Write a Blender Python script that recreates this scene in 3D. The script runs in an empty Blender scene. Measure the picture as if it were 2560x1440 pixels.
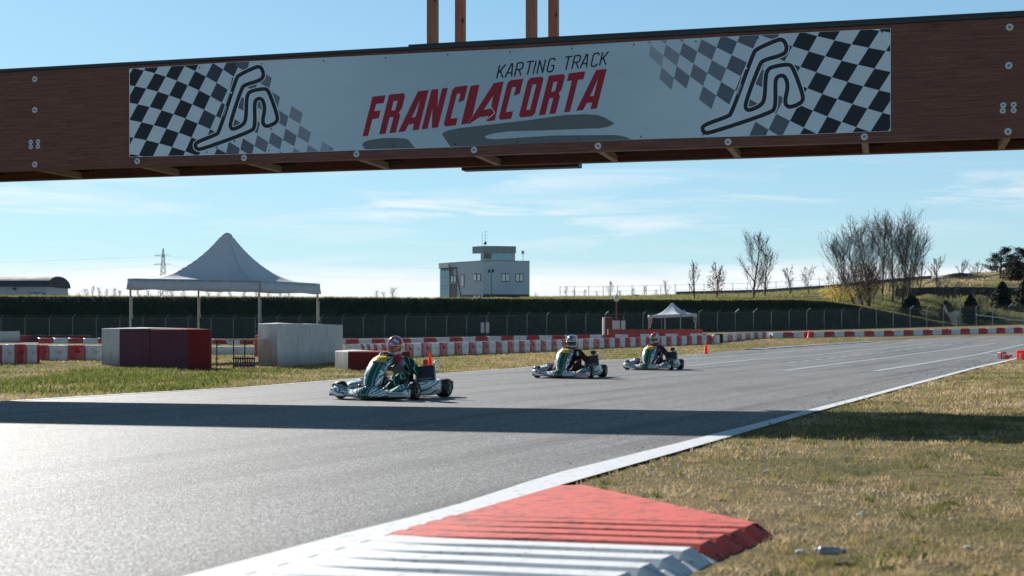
import bpy, bmesh, math, random
import numpy as np
from mathutils import Vector, Matrix, Quaternion
from mathutils.geometry import tessellate_polygon
random.seed(7); rng = np.random.default_rng(7)
C = bpy.context.scene.collection
S = bpy.context.scene
H, F, HY = 0.97, 3555.56, 835.0      # eye height (m), focal length in photo pixels, horizon row

# ---------------------------------------------------------------- camera, sky, sun, exposure
cd = bpy.data.cameras.new('camera'); cam = bpy.data.objects.new('camera', cd); C.objects.link(cam)
cam.location = (0, 0, H); cam.rotation_euler = (math.pi/2, 0, 0)
cd.lens = 50; cd.sensor_width = 36; cd.shift_y = (HY-720)/2560; cd.clip_start = .05; cd.clip_end = 9000
cd.dof.use_dof = True; cd.dof.focus_distance = 22.0; cd.dof.aperture_fstop = 3.2
S.camera = cam
SUN = Vector((-1.05, 1.88, 1.0)).normalized()
EL = math.asin(SUN.z); AZ = math.atan2(SUN.x, SUN.y)
w = bpy.data.worlds.new('World'); S.world = w; w.use_nodes = True
wt = w.node_tree; wn = wt.nodes; wl = wt.links; wn.clear()
def wnode(t, **k):
    n = wn.new(t)
    for a, b in k.items(): setattr(n, a, b)
    return n
def wmath(op, a, b=None, c=None, clamp=False):
    n = wn.new('ShaderNodeMath'); n.operation = op; n.use_clamp = clamp
    for i, v in enumerate((a, b, c)):
        if v is None: continue
        if isinstance(v, (int, float)): n.inputs[i].default_value = v
        else: wl.new(v, n.inputs[i])
    return n.outputs[0]
sky = wnode('ShaderNodeTexSky', sky_type='NISHITA', sun_disc=False)
sky.sun_elevation = EL; sky.sun_rotation = AZ; sky.altitude = 150; sky.air_density = 1.0; sky.dust_density = 0.2; sky.ozone_density = 2.0
tc = wnode('ShaderNodeTexCoord'); sp = wnode('ShaderNodeSeparateXYZ'); wl.new(tc.outputs['Generated'], sp.inputs[0])
zz = wmath('MAXIMUM', sp.outputs[2], 0.0)
az = wmath('ARCTAN2', sp.outputs[0], sp.outputs[1])
cv = wnode('ShaderNodeCombineXYZ')
wl.new(wmath('MULTIPLY', az, 7.0), cv.inputs[0]); wl.new(wmath('MULTIPLY', zz, 75.0), cv.inputs[1])
wl.new(wmath('MULTIPLY', az, 0.6), cv.inputs[2])
ns = wnode('ShaderNodeTexNoise'); ns.inputs['Scale'].default_value = 1.0; ns.inputs['Detail'].default_value = 6; ns.inputs['Roughness'].default_value = .6; ns.inputs['Distortion'].default_value = .5
wl.new(cv.outputs[0], ns.inputs['Vector'])
cv2 = wnode('ShaderNodeCombineXYZ')
wl.new(wmath('MULTIPLY', az, 2.6), cv2.inputs[0]); wl.new(wmath('MULTIPLY', zz, 22.0), cv2.inputs[1])
nb = wnode('ShaderNodeTexNoise'); nb.inputs['Scale'].default_value = 1.0; nb.inputs['Detail'].default_value = 3; wl.new(cv2.outputs[0], nb.inputs['Vector'])
def band(c, wd):     # soft band of elevation
    d = wmath('DIVIDE', wmath('SUBTRACT', zz, c), wd)
    return wmath('POWER', 2.718, wmath('MULTIPLY', wmath('MULTIPLY', d, d), -1.0))
st = wmath('MULTIPLY', wmath('SUBTRACT', ns.outputs[0], .47), 6.0, clamp=True)
big = wmath('MULTIPLY', wmath('SUBTRACT', nb.outputs[0], .36), 4.0, clamp=True)
streak = wmath('MULTIPLY', wmath('MULTIPLY', wmath('MULTIPLY', st, big), band(.09, .026)), 1.0)
wob = wmath('MULTIPLY', wmath('SUBTRACT', ns.outputs[0], .5), .03)
bank = wmath('DIVIDE', wmath('SUBTRACT', wmath('ADD', .052, wob), zz), .016, clamp=True)
bank = wmath('MULTIPLY', bank, wmath('ADD', .80, wmath('MULTIPLY', big, .2)))
mask = wmath('MAXIMUM', streak, bank)
hz = wmath('MULTIPLY', wmath('POWER', 2.718, wmath('MULTIPLY', zz, -11.0)), .6)
tint = wnode('ShaderNodeMix', data_type='RGBA', blend_type='MULTIPLY'); tint.inputs[0].default_value = 1
gm = wnode('ShaderNodeGamma'); gm.inputs[1].default_value = .60; wl.new(sky.outputs[0], gm.inputs[0])
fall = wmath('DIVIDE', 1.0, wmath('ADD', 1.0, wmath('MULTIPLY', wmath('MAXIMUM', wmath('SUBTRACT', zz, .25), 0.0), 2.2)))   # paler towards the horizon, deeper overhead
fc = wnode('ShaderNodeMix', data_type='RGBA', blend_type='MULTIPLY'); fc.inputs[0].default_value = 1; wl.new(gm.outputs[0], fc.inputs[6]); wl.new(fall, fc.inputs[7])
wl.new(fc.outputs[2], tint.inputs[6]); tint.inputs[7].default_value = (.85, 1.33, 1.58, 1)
mh = wnode('ShaderNodeMix', data_type='RGBA'); wl.new(hz, mh.inputs[0]); wl.new(tint.outputs[2], mh.inputs[6]); mh.inputs[7].default_value = (4.6, 5.5, 6.15, 1)
mc = wnode('ShaderNodeMix', data_type='RGBA'); wl.new(mask, mc.inputs[0]); wl.new(mh.outputs[2], mc.inputs[6]); mc.inputs[7].default_value = (6.3, 6.5, 6.7, 1)
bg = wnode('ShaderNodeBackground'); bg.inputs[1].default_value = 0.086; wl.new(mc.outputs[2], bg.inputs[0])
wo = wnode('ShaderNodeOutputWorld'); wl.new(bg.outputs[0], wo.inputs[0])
sl = bpy.data.lights.new('sun', 'SUN'); so = bpy.data.objects.new('sun', sl); C.objects.link(so)
sl.energy = 5.0; sl.angle = math.radians(.53); sl.color = (1, .96, .90)
so.rotation_euler = (-SUN).to_track_quat('-Z', 'Y').to_euler(); so.location = (0, 0, 30)
S.view_settings.view_transform = 'Standard'; S.view_settings.look = 'None'; S.view_settings.exposure = 0.86; S.view_settings.gamma = 1.0
S.view_settings.use_curve_mapping = False
S.render.engine = 'CYCLES'; S.cycles.use_denoising = True
try: S.cycles.denoiser = 'OPENIMAGEDENOISE'
except Exception: pass
S.cycles.max_bounces = 5; S.cycles.diffuse_bounces = 3; S.cycles.transparent_max_bounces = 16; S.cycles.caustics_reflective = False
S.cycles.sample_clamp_indirect = 8

# ---------------------------------------------------------------- materials
def rgb(c): return (c[0], c[1], c[2], 1)
class MT:
    def __init__(s, name):
        s.m = bpy.data.materials.new(name); s.m.use_nodes = True; s.t = s.m.node_tree; s.n = s.t.nodes; s.l = s.t.links
        s.b = s.n['Principled BSDF']; s.out = s.n['Material Output']; s._o = None
    def co(s, kind='Object'):
        if s._o is None: s._o = s.n.new('ShaderNodeTexCoord')
        return s._o.outputs[kind]
    def pos(s):
        g = s.n.new('ShaderNodeNewGeometry'); return g.outputs['Position']
    def xyz(s, v=None):
        x = s.n.new('ShaderNodeSeparateXYZ'); s.l.new(v or s.co(), x.inputs[0]); return x.outputs
    def math(s, op, a, b=None, c=None, clamp=False):
        n = s.n.new('ShaderNodeMath'); n.operation = op; n.use_clamp = clamp
        for i, v in enumerate((a, b, c)):
            if v is None: continue
            if isinstance(v, (int, float)): n.inputs[i].default_value = v
            else: s.l.new(v, n.inputs[i])
        return n.outputs[0]
    def map(s, scale, v=None):
        m = s.n.new('ShaderNodeMapping'); m.inputs['Scale'].default_value = scale; s.l.new(v or s.co(), m.inputs[0]); return m.outputs[0]
    def noise(s, scale, v=None, detail=3, rough=.55, dist=0):
        n = s.n.new('ShaderNodeTexNoise'); n.inputs['Scale'].default_value = scale; n.inputs['Detail'].default_value = detail
        n.inputs['Roughness'].default_value = rough; n.inputs['Distortion'].default_value = dist
        s.l.new(v or s.co(), n.inputs['Vector']); return n.outputs[0]
    def vor(s, scale, v=None, out='Distance'):
        n = s.n.new('ShaderNodeTexVoronoi'); n.inputs['Scale'].default_value = scale; s.l.new(v or s.co(), n.inputs['Vector']); return n.outputs[out]
    def ramp(s, f, stops, interp='LINEAR'):
        r = s.n.new('ShaderNodeValToRGB'); s.l.new(f, r.inputs[0]); e = r.color_ramp.elements; r.color_ramp.interpolation = interp
        while len(e) < len(stops): e.new(.5)
        for q, (p, c) in zip(e, stops):
            q.position = p; q.color = rgb(c) if not isinstance(c, (int, float)) else (c, c, c, 1)
        return r.outputs[0]
    def mix(s, f, a, b, mode='MIX'):
        n = s.n.new('ShaderNodeMix'); n.data_type = 'RGBA'; n.blend_type = mode
        for i, v in ((0, f), (6, a), (7, b)):
            if isinstance(v, (int, float)): n.inputs[i].default_value = v if i == 0 else (v, v, v, 1)
            elif isinstance(v, tuple): n.inputs[i].default_value = rgb(v)
            else: s.l.new(v, n.inputs[i])
        return n.outputs[2]
    def bump(s, h, strength=.3, dist=.02):
        n = s.n.new('ShaderNodeBump'); n.inputs['Strength'].default_value = strength; n.inputs['Distance'].default_value = dist
        s.l.new(h, n.inputs['Height']); s.l.new(n.outputs[0], s.b.inputs['Normal']); return s
    def col(s, c):
        if isinstance(c, tuple): s.b.inputs['Base Color'].default_value = rgb(c)
        else: s.l.new(c, s.b.inputs['Base Color'])
        return s
    def rough(s, r, spec=None, metal=None):
        if isinstance(r, (int, float)): s.b.inputs['Roughness'].default_value = r
        else: s.l.new(r, s.b.inputs['Roughness'])
        if spec is not None: s.b.inputs['Specular IOR Level'].default_value = spec
        if metal is not None: s.b.inputs['Metallic'].default_value = metal
        return s
_mc = {}
def simple(name, c, r=.6, var=.18, scale=6, spec=.5, metal=0, bump=0, bs=60, trans=0):
    """base colour with worn, blotchy variation"""
    if name in _mc: return _mc[name]
    t = MT(name); n = t.noise(scale, detail=5, rough=.65)
    lo = tuple(x*(1-var) for x in c); hi = tuple(min(1, x*(1+var)) for x in c)
    t.col(t.ramp(n, [(.3, lo), (.7, hi)])); t.rough(t.ramp(n, [(.3, max(0, r-.08)), (.7, min(1, r+.08))]), spec, metal)
    if bump: t.bump(t.noise(bs, detail=3), bump, .01)
    if trans:
        tr = t.n.new('ShaderNodeBsdfTranslucent'); tr.inputs[0].default_value = rgb(hi); ms = t.n.new('ShaderNodeMixShader'); ms.inputs[0].default_value = trans
        t.l.new(t.b.outputs[0], ms.inputs[1]); t.l.new(tr.outputs[0], ms.inputs[2]); t.l.new(ms.outputs[0], t.out.inputs[0])
    _mc[name] = t.m; return t.m

# ---------------------------------------------------------------- mesh helpers
def mk(name, vs, fs, m=None, parent=None, smooth=False, idx=None, loc=None):
    me = bpy.data.meshes.new(name); me.from_pydata([tuple(v) for v in vs], [], [tuple(f) for f in fs])
    ms = m if isinstance(m, (list, tuple)) else ([m] if m else [])
    for q in ms: me.materials.append(q)
    if idx is not None: me.polygons.foreach_set('material_index', idx)
    if smooth: me.polygons.foreach_set('use_smooth', [True]*len(me.polygons))
    me.update(); o = bpy.data.objects.new(name, me); C.objects.link(o)
    if parent: o.parent = parent
    if loc is not None: o.location = loc
    return o
def share(name, me, parent=None, loc=(0, 0, 0), rotz=0, scale=None):
    o = bpy.data.objects.new(name, me); C.objects.link(o); o.parent = parent; o.location = loc; o.rotation_euler = (0, 0, rotz)
    if scale: o.scale = scale
    return o
def empty(name, label, cat, loc=(0, 0, 0), rotz=0, group=None):
    o = bpy.data.objects.new(name, None); C.objects.link(o); o.location = loc; o.rotation_euler = (0, 0, rotz); o.empty_display_size = .2
    return tag(o, label, cat, group)
def tag(o, label, cat, group=None, kind=None):
    if label: o['label'] = label
    if cat: o['category'] = cat
    if group: o['group'] = group
    if kind: o['kind'] = kind
    return o
def struct(o): o['kind'] = 'structure'; return o
def stuff(o, label=None, cat=None): o['kind'] = 'stuff'; return tag(o, label, cat)
class MB:
    def __init__(s): s.v = []; s.f = []; s.i = []
    def add(s, vs, fs, mi=0):
        b = len(s.v); s.v += [tuple(v) for v in vs]; s.f += [tuple(b+i for i in f) for f in fs]; s.i += [mi]*len(fs); return s
    def box(s, a, b, mi=0, M=None):
        x0, y0, z0 = a; x1, y1, z1 = b
        vs = [Vector(p) for p in ((x0,y0,z0),(x1,y0,z0),(x1,y1,z0),(x0,y1,z0),(x0,y0,z1),(x1,y0,z1),(x1,y1,z1),(x0,y1,z1))]
        if M: vs = [M @ v for v in vs]
        return s.add(vs, [(0,3,2,1),(4,5,6,7),(0,1,5,4),(1,2,6,5),(2,3,7,6),(3,0,4,7)], mi)
    def tube(s, pts, rad, n=8, mi=0, cap=True):
        pts = [Vector(p) for p in pts]; r = rad if isinstance(rad, (list, tuple)) else [rad]*len(pts); vs = []; fs = []
        up = None
        for k, p in enumerate(pts):
            d = (pts[min(k+1, len(pts)-1)]-pts[max(k-1, 0)])
            d = d.normalized() if d.length > 1e-9 else Vector((0,0,1))
            if up is None: up = d.orthogonal().normalized()
            up = up - d*up.dot(d); up = up.normalized() if up.length > 1e-6 else d.orthogonal().normalized()
            q = d.cross(up)
            for a in range(n):
                t = 2*math.pi*a/n; vs.append(p+(up*math.cos(t)+q*math.sin(t))*r[k])
        for k in range(len(pts)-1):
            for a in range(n):
                b = (a+1) % n; fs.append((k*n+a, k*n+b, (k+1)*n+b, (k+1)*n+a))
        if cap and n > 3: fs.append(tuple(range(n))[::-1]); fs.append(tuple((len(pts)-1)*n+a for a in range(n)))
        return s.add(vs, fs, mi)
    def lathe(s, prof, n=24, M=None, mi=0, close=False):
        vs = []; fs = []; m = len(prof)
        for a in range(n):
            t = 2*math.pi*a/n
            for r, z in prof:
                v = Vector((r*math.cos(t), r*math.sin(t), z)); vs.append(M @ v if M else v)
        for a in range(n):
            b = (a+1) % n
            for k in range(m if close else m-1):
                q = (k+1) % m; fs.append((a*m+k, b*m+k, b*m+q, a*m+q))
        return s.add(vs, fs, mi)
    def build(s, name, m, parent=None, smooth=False, loc=None):
        return mk(name, s.v, s.f, m, parent, smooth, s.i if isinstance(m, (list, tuple)) else None, loc)
def bevel(o, w=.01, seg=2):
    b = o.modifiers.new('bevel', 'BEVEL'); b.width = w; b.segments = seg; b.limit_method = 'ANGLE'; b.angle_limit = .6; return o

# ---------------------------------------------------------------- terrain
GX = np.array([-90,-60,-40,-20,-10,0,10,20,30,40,60,90.])
GY = np.array([-50,22,40,60,85,112,146,4000.])
GT = np.array([
 [0]*12, [0]*12,
 [.26,.26,.26,.26,.04,0,0,0,0,0,0,0],
 [.1,.1,.1,.08,.03,0,0,.05,.12,.25,.4,.6],
 [.15,.15,.12,.08,.06,.1,.2,.32,.48,.66,1.0,1.3],
 [.3,.26,.22,.14,.15,.36,.52,.66,.86,1.08,1.5,2.0],
 [.4,.46,.52,.65,.75,.85,.97,1.13,1.31,1.56,2.1,2.8],
 [.4,.46,.52,.65,.75,.85,.97,1.13,1.31,1.56,2.1,2.8]])
def gh(X, Y):
    X = np.clip(np.asarray(X, float), GX[0], GX[-1]-1e-6); Y = np.clip(np.asarray(Y, float), GY[0], GY[-1]-1e-6)
    i = np.searchsorted(GX, X, side='right')-1; j = np.searchsorted(GY, Y, side='right')-1
    a = (X-GX[i])/(GX[i+1]-GX[i]); b = (Y-GY[j])/(GY[j+1]-GY[j])
    return (GT[j,i]*(1-a)+GT[j,i+1]*a)*(1-b)+(GT[j+1,i]*(1-a)+GT[j+1,i+1]*a)*b
ZS = np.concatenate([np.arange(1.5, 60, .05), np.arange(60, 200, .2)])
def G(x, y, off=0.0):
    """where the line of sight through photo pixel (x, y) meets the ground"""
    k = (x-1280)/F; d = H-(y-HY)/F*ZS-gh(k*ZS, ZS); w_ = np.where(d <= 0)[0]
    if len(w_) == 0: j = len(ZS)-1; Z = ZS[j]
    else:
        j = max(1, w_[0]); t = d[j-1]/(d[j-1]-d[j]+1e-12); Z = ZS[j-1]+t*(ZS[j]-ZS[j-1])
    return Vector((k*Z, Z, float(gh(k*Z, Z))+off))
def W(x, y, Z): return Vector(((x-1280)/F*Z, Z, H-(y-HY)/F*Z))
def gv(X, Y, off=0.0): return Vector((X, Y, float(gh(X, Y))+off))
def interp(tab, x): return float(np.interp(x, [a[0] for a in tab], [a[1] for a in tab]))

# materials of the ground
t = MT('dry_grass_soil'); P = t.pos()
n1 = t.noise(.35, P, 6, .7); n2 = t.noise(9, P, 4, .7); n3 = t.noise(.05, P, 3)
c = t.ramp(n1, [(.30, (.09,.10,.035)), (.46, (.18,.145,.07)), (.6, (.26,.195,.10)), (.75, (.16,.145,.055))])
c = t.mix(t.ramp(n2, [(.35, .75), (.62, 0)]), c, (.045,.038,.022))
t.col(c).rough(.95, .1); t.bump(t.noise(22, P, 4, .7), .9, .05); M_GROUND = t.m
t = MT('asphalt'); P = t.pos()
fine = t.math('ADD', t.math('MULTIPLY', t.noise(120, P, 2, .8), .45), t.math('MULTIPLY', t.noise(48, P, 2, .85), .55)); agg = t.vor(70, P); big = t.noise(.22, P, 5, .6)
sk = t.noise(1.0, t.map((.9, .16, 1), P), 5, .7, .3)
base = t.ramp(fine, [(.34, (.050,.051,.052)), (.5, (.150,.151,.152)), (.64, (.55,.55,.545))])
base = t.mix(t.ramp(agg, [(.1, .45), (.35, 0)]), base, (.20,.197,.19))
base = t.mix(t.ramp(big, [(.35, .0), (.7, .35)]), base, (.085,.085,.084))
base = t.mix(t.ramp(sk, [(.55, .0), (.78, .38)]), base, (.05,.05,.052))
rot = t.n.new('ShaderNodeMapping'); rot.inputs['Rotation'].default_value = (0, 0, math.radians(24)); t.l.new(P, rot.inputs[0])
lane = t.noise(1.0, t.map((1.3, .035, 1), rot.outputs[0]), 5, .65); thin = t.noise(1.0, t.map((7, .05, 1), rot.outputs[0]), 3, .6)
base = t.mix(t.ramp(lane, [(.48, .0), (.66, .55)]), base, (.055,.055,.058)); base = t.mix(t.ramp(thin, [(.60, .0), (.72, .30)]), base, (.045,.045,.048))
crk = t.vor(.8, t.map((1,1,1), P), 'Distance')
t.col(base).rough(t.ramp(fine, [(.3, .82), (.7, .60)]), .17)
hh = t.math('ADD', t.math('MULTIPLY', fine, .5), t.math('MULTIPLY', agg, -.5))
hh = t.math('ADD', hh, t.math('MULTIPLY', t.noise(26, P, 2, .6), .05)); t.bump(hh, 1.0, .008); M_ASPH = t.m
def paint(name, c, wear=.5, r=.5):
    t = MT(name); P = t.pos(); n = t.noise(14, P, 5, .75); n2 = t.noise(90, P, 2, .8)
    k = t.math('ADD', t.math('MULTIPLY', n, .65), t.math('MULTIPLY', n2, .35)); spt = t.noise(11, t.map((1,2,1), P), 4, .8)
    t.col(t.mix(t.ramp(spt, [(.60, 0), (.66, .8)]), t.ramp(k, [(.25, tuple(x*(1-wear) for x in c)), (.48, c)]), (.07,.065,.06))).rough(r+.2, .2); t.bump(n2, .25, .004); return t.m
M_LINE = paint('white_line_paint', (.60,.62,.64), .5)
M_LINEW = paint('worn_line_paint', (.38,.40,.42), .55)
t = MT('red_kerb_paint'); P = t.pos(); n = t.noise(14, P, 5, .75); v = t.noise(3.2, t.map((1.2,2.6,1), P), 4, .75, .6)
c = t.ramp(n, [(.25, (.42,.08,.065)), (.5, (.58,.088,.065))]); c = t.mix(t.ramp(t.noise(9, t.map((1,2.4,1), P), 4, .8), [(.55, 0), (.60, .85)]), c, (.05,.03,.03)); c = t.mix(t.ramp(v, [(.6, 0), (.75, .45)]), c, (.40,.18,.15)); t.col(c).rough(.7, .25); t.bump(n, .3, .01); M_KRED = t.m
M_KWHITE = paint('white_kerb_paint', (.62,.63,.64), .6, .5)
M_BLUEK = paint('blue_kerb_paint', (.07,.12,.2), .5)
# ---------------------------------------------------------------- ground sheet
xs = np.concatenate([[-4000,-1200,-400,-180], np.arange(-90, 91, 2.5), [180,400,1200,4000]])
ys = np.concatenate([[-600,-150,-60], np.arange(-30, 151, 2.5), [200,400,1200,4500]])
XX, YY = np.meshgrid(xs, ys); ZZ = gh(XX, YY)
vs = np.stack([XX.ravel(), YY.ravel(), ZZ.ravel()], 1); nx = len(xs)
fs = [(j*nx+i, j*nx+i+1, (j+1)*nx+i+1, (j+1)*nx+i) for j in range(len(ys)-1) for i in range(nx-1)]
struct(mk('ground', vs, fs, M_GROUND, smooth=True))

# ---------------------------------------------------------------- track
def resample(p, n):
    p = np.array(p, float); d = np.concatenate([[0], np.cumsum(np.linalg.norm(np.diff(p, axis=0), axis=1))])
    q = np.linspace(0, d[-1], n); return np.stack([np.interp(q, d, p[:, k]) for k in range(p.shape[1])], 1)
Lpx = [(0,1006),(306,987),(598,971),(900,947),(1120,934),(1300,921),(1504,902),(1640,893),(1750,885),(1850,876),(1980,867),(2150,856),(2340,845),(2450,841),(2560,839),(2700,837)]
Upx = [(503,1440),(900,1332),(1100,1283),(1373,1193),(1640,1126),(1900,1060),(2020,1028),(2140,997),(2250,968),(2350,942),(2440,918),(2560,891),(2700,866),(2900,848)]
Dpx = [(640,1440),(900,1367),(1100,1308),(1501,1190),(1700,1132.5),(1900,1074),(2045,1031),(2140,1005),(2250,974),(2350,947),(2440,922),(2560,894),(2700,868.3),(2900,849.5)]
L = [tuple(G(*p)[:2]) for p in Lpx]; U = [tuple(G(*p)[:2]) for p in Upx]; D = [tuple(G(*p)[:2]) for p in Dpx]
e0 = Vector((.41, .912)).normalized()
L = [(L[0][0]-e0.x*k, L[0][1]-e0.y*k) for k in (60, 30, 15)] + L
U = [(U[0][0]-e0.x*k, U[0][1]-e0.y*k) for k in (50, 25, 10)] + U
D = [(D[0][0]-e0.x*k, D[0][1]-e0.y*k) for k in (50, 25, 10)] + D
def strip(name, A, B, m, na, nb, off, par=None):
    A = resample(A, na); B = resample(B, na); vs = []
    for k in range(na):
        for q in range(nb):
            p = A[k]+(B[k]-A[k])*q/(nb-1); vs.append((p[0], p[1], float(gh(p[0], p[1]))+off))
    fs = [(k*nb+q, k*nb+q+1, (k+1)*nb+q+1, (k+1)*nb+q) for k in range(na-1) for q in range(nb-1)]
    return mk(name, vs, fs, m, par, smooth=True)
trk = struct(strip('track', L, U, M_ASPH, 160, 22, .012))
struct(strip('edge_line', U, D, M_LINE, 220, 3, .018))
Ln = np.array(L); tn = np.gradient(Ln, axis=0); tn /= np.linalg.norm(tn, axis=1)[:, None]
Lw = Ln+np.stack([tn[:, 1], -tn[:, 0]], 1)*.11
struct(strip('edge_line', [tuple(p) for p in Ln[:12]], [tuple(p) for p in Lw[:12]], M_LINE, 120, 2, .018))
def road_line(px, wd, m=M_LINEW):
    pts = [];
    for (x0, y0), (x1, y1) in zip(px[:-1], px[1:]):
        for k in range(8): pts.append(G(x0+(x1-x0)*k/8, y0+(y1-y0)*k/8))
    pts.append(G(*px[-1])); P_ = np.array([p[:2] for p in pts]); T = np.gradient(P_, axis=0); T /= np.linalg.norm(T, axis=1)[:, None]
    N_ = np.stack([T[:, 1], -T[:, 0]], 1)*wd/2
    return struct(strip('lane_marking', [tuple(p) for p in P_-N_], [tuple(p) for p in P_+N_], m, len(P_), 2, .02))
road_line([(1700,901),(1980,879),(2110,870),(2230,862)], .2)
road_line([(1717,917),(1886,900),(1980,893.5),(2180,874),(2328,858.5)], .2)
road_line([(1960,928.5),(2150,904),(2330,880),(2490,858.5)], .2)
road_line([(2190,929),(2300,912),(2440,888),(2560,862),(2640,848)], .22)
road_line([(1795,927.5),(1960,928.5),(2200,929.5),(2385,930.5)], .12)
road_line([(2420,882),(2448,882.5)], .25)
road_line([(2461,885),(2541,892.5)], .2)
for k in range(14):
    f0 = k/14; f1 = f0+.045
    a = (1972+450*f0, 908.7-52.5*f0); b = (1972+450*f1, 908.7-52.5*f1); road_line([a, b], .18)
road_line([(2270,852),(2285,850.5)], .3)
# striped exit kerb far down the left edge
kb = empty('exit_kerb', 'low blue and white striped kerb far along the left edge of the track', 'kerb', G(2000, 866))
for k in range(18):
    f0 = k/18; f1 = (k+.97)/18; x0, x1 = 1862+(2165-1862)*f0, 1862+(2165-1862)*f1
    y0, y1 = np.interp([x0, x1], [p[0] for p in Lpx], [p[1] for p in Lpx])
    a, b = G(x0, y0), G(x1, y1); d = (b-a).normalized(); n_ = Vector((-d.y, d.x, 0))*-.7
    q = [a, b, b+n_, a+n_]; vs = [v+Vector((0,0,-.02)) for v in q]+[v+Vector((0,0,.05)) for v in q]
    o = mk('kerb_stripe', vs, [(0,3,2,1),(4,5,6,7),(0,1,5,4),(1,2,6,5),(2,3,7,6),(3,0,4,7)], M_LINEW if k % 2 else M_BLUEK)
    o.parent = kb; o.matrix_parent_inverse = Matrix.Translation(-kb.location)
# ---------------------------------------------------------------- near kerb, red then white ridges
S0 = G(1158, 1297); eD = Vector((.42, .9075, 0)).normalized(); pD = Vector((.9075, -.42, 0)).normalized()
KM = Matrix(((pD.x, eD.x, 0, S0.x), (pD.y, eD.y, 0, S0.y), (0, 0, 1, 0), (0, 0, 0, 1)))
kerb = empty('track_kerb', 'red and white ribbed kerb beside the white edge line in the right foreground', 'kerb', (S0.x, S0.y, 0), math.atan2(pD.y, pD.x))
def zt(s): return .018+.045*min(1, max(0, s)/1.55)
D_u = [((p[0]-S0.x)*pD.x+(p[1]-S0.y)*pD.y, (p[0]-S0.x)*eD.x+(p[1]-S0.y)*eD.y) for p in D]
def s_line(y): return float(np.interp(y, [q[1] for q in D_u], [q[0] for q in D_u]))+.005     # kerb rises away from the track
vs = [(s_line(0),0,.019),(s_line(1.56),1.56,.02),(.05,1.56,.03),(1.57,.02,.064),(1.57,0,.064),(s_line(0),0,-.02),(s_line(1.56),1.56,-.02),(.08,1.62,-.02),(1.69,0,-.02),(1.67,-.02,-.02)]
mk('red_ramp', vs, [(0,4,3,2,1),(1,2,7,6),(2,3,8,7),(3,4,9,8)], M_KRED, kerb)
def ridge(k, m, y):
    sE = 1.555-.010*k; sS = s_line(y)-.03; w0, w1 = .125, .17
    vs = []
    for s in (sS, sS+(sE-sS)*.5, sE): 
        z = zt(s)
        dd_ = .008 if s == sS else .030; vs += [(s, y-w1/2-.02, z-dd_), (s, y-w0/2, z), (s, y+w0/2, z), (s, y+w1/2, z-dd_)]
    z = zt(sE); b = len(vs); vs += [(sE+.10, y-w1/2-.02, -.02), (sE+.075, y-w0/2+.01, z-.045), (sE+.075, y+w0/2-.01, z-.045), (sE+.10, y+w1/2, -.02)]
    fs = []
    for q in range(3):
        for r in range(3): a = q*4+r; fs.append((a, a+4, a+5, a+1))
    fs.append((12, 15, 14, 13))
    o = mk('kerb_ridge', vs, fs, m, kerb); return o
y = -.07
for k in range(16):
    ridge(k, M_KRED if k < 4 else M_KWHITE, y)
    y -= .20 if k < 3 else .235
def slab(y0, y1, m):
    mk('kerb_base', [(s_line(y0)-.12,y0,.015),(1.54,y0,.026),(1.54,y1,.026),(s_line(y1)-.12,y1,.015),(1.66,y0,-.02),(1.66,y1,-.02)], [(0,1,2,3),(1,4,5,2)], m, kerb)
slab(-.78, 0, M_KRED); slab(y-.2, -.78, M_KWHITE)

# ---------------------------------------------------------------- grass blades
t = MT('grass_blades'); a = t.n.new('ShaderNodeAttribute'); a.attribute_name = 'tint'; a.attribute_type = 'GEOMETRY'
cc = t.ramp(a.outputs['Fac'], [(0, (.06,.095,.02)), (.25, (.19,.20,.055)), (.45, (.32,.26,.105)), (.7, (.44,.31,.165)), (1, (.62,.49,.31))])
t.col(cc).rough(.7, .15)
tr = t.n.new('ShaderNodeBsdfTranslucent'); t.l.new(cc, tr.inputs[0]); ms = t.n.new('ShaderNodeMixShader'); ms.inputs[0].default_value = .46
t.l.new(t.b.outputs[0], ms.inputs[1]); t.l.new(tr.outputs[0], ms.inputs[2]); t.l.new(ms.outputs[0], t.out.inputs[0]); M_BLADE = t.m
def patch(X, Y):     # slow random patches, 0 green .. 1 straw
    return .5+.22*np.sin(.9*X+.6*np.sin(.7*Y)+1)+.18*np.sin(1.7*Y-.8*X+2*np.sin(.5*X))+.16*np.sin(3.1*X+2.3*Y)+.1*np.sin(7.3*X-5.1*Y)
def blades(name, X, Y, Z, h, wd, tint, lean=.6):
    n = len(X); a = rng.uniform(0, 2*np.pi, n); la = rng.uniform(0, 2*np.pi, n); l = h*lean*rng.uniform(.1, 1, n)
    dx, dy = np.cos(a)*wd/2, np.sin(a)*wd/2
    v = np.empty((n, 3, 3)); v[:,0] = np.stack([X-dx, Y-dy, Z-.01], 1); v[:,1] = np.stack([X+dx, Y+dy, Z-.01], 1); v[:,2] = np.stack([X+np.cos(la)*l, Y+np.sin(la)*l, Z+h], 1)
    me = bpy.data.meshes.new(name); me.vertices.add(n*3); me.vertices.foreach_set('co', v.ravel())
    me.loops.add(n*3); me.loops.foreach_set('vertex_index', np.arange(n*3, dtype=np.int32))
    me.polygons.add(n); me.polygons.foreach_set('loop_start', np.arange(0, n*3, 3, dtype=np.int32)); me.polygons.foreach_set('loop_total', np.full(n, 3, np.int32))
    me.update(calc_edges=True); at = me.attributes.new('tint', 'FLOAT', 'POINT'); at.data.foreach_set('value', np.repeat(np.clip(tint, 0, 1), 3).astype(np.float32))
    me.materials.append(M_BLADE); o = bpy.data.objects.new(name, me); C.objects.link(o); return o
def left_of(X, Y, poly):   # X of the polyline at depth Y
    p = np.array(poly); return np.interp(Y, p[:, 1], p[:, 0])
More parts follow.
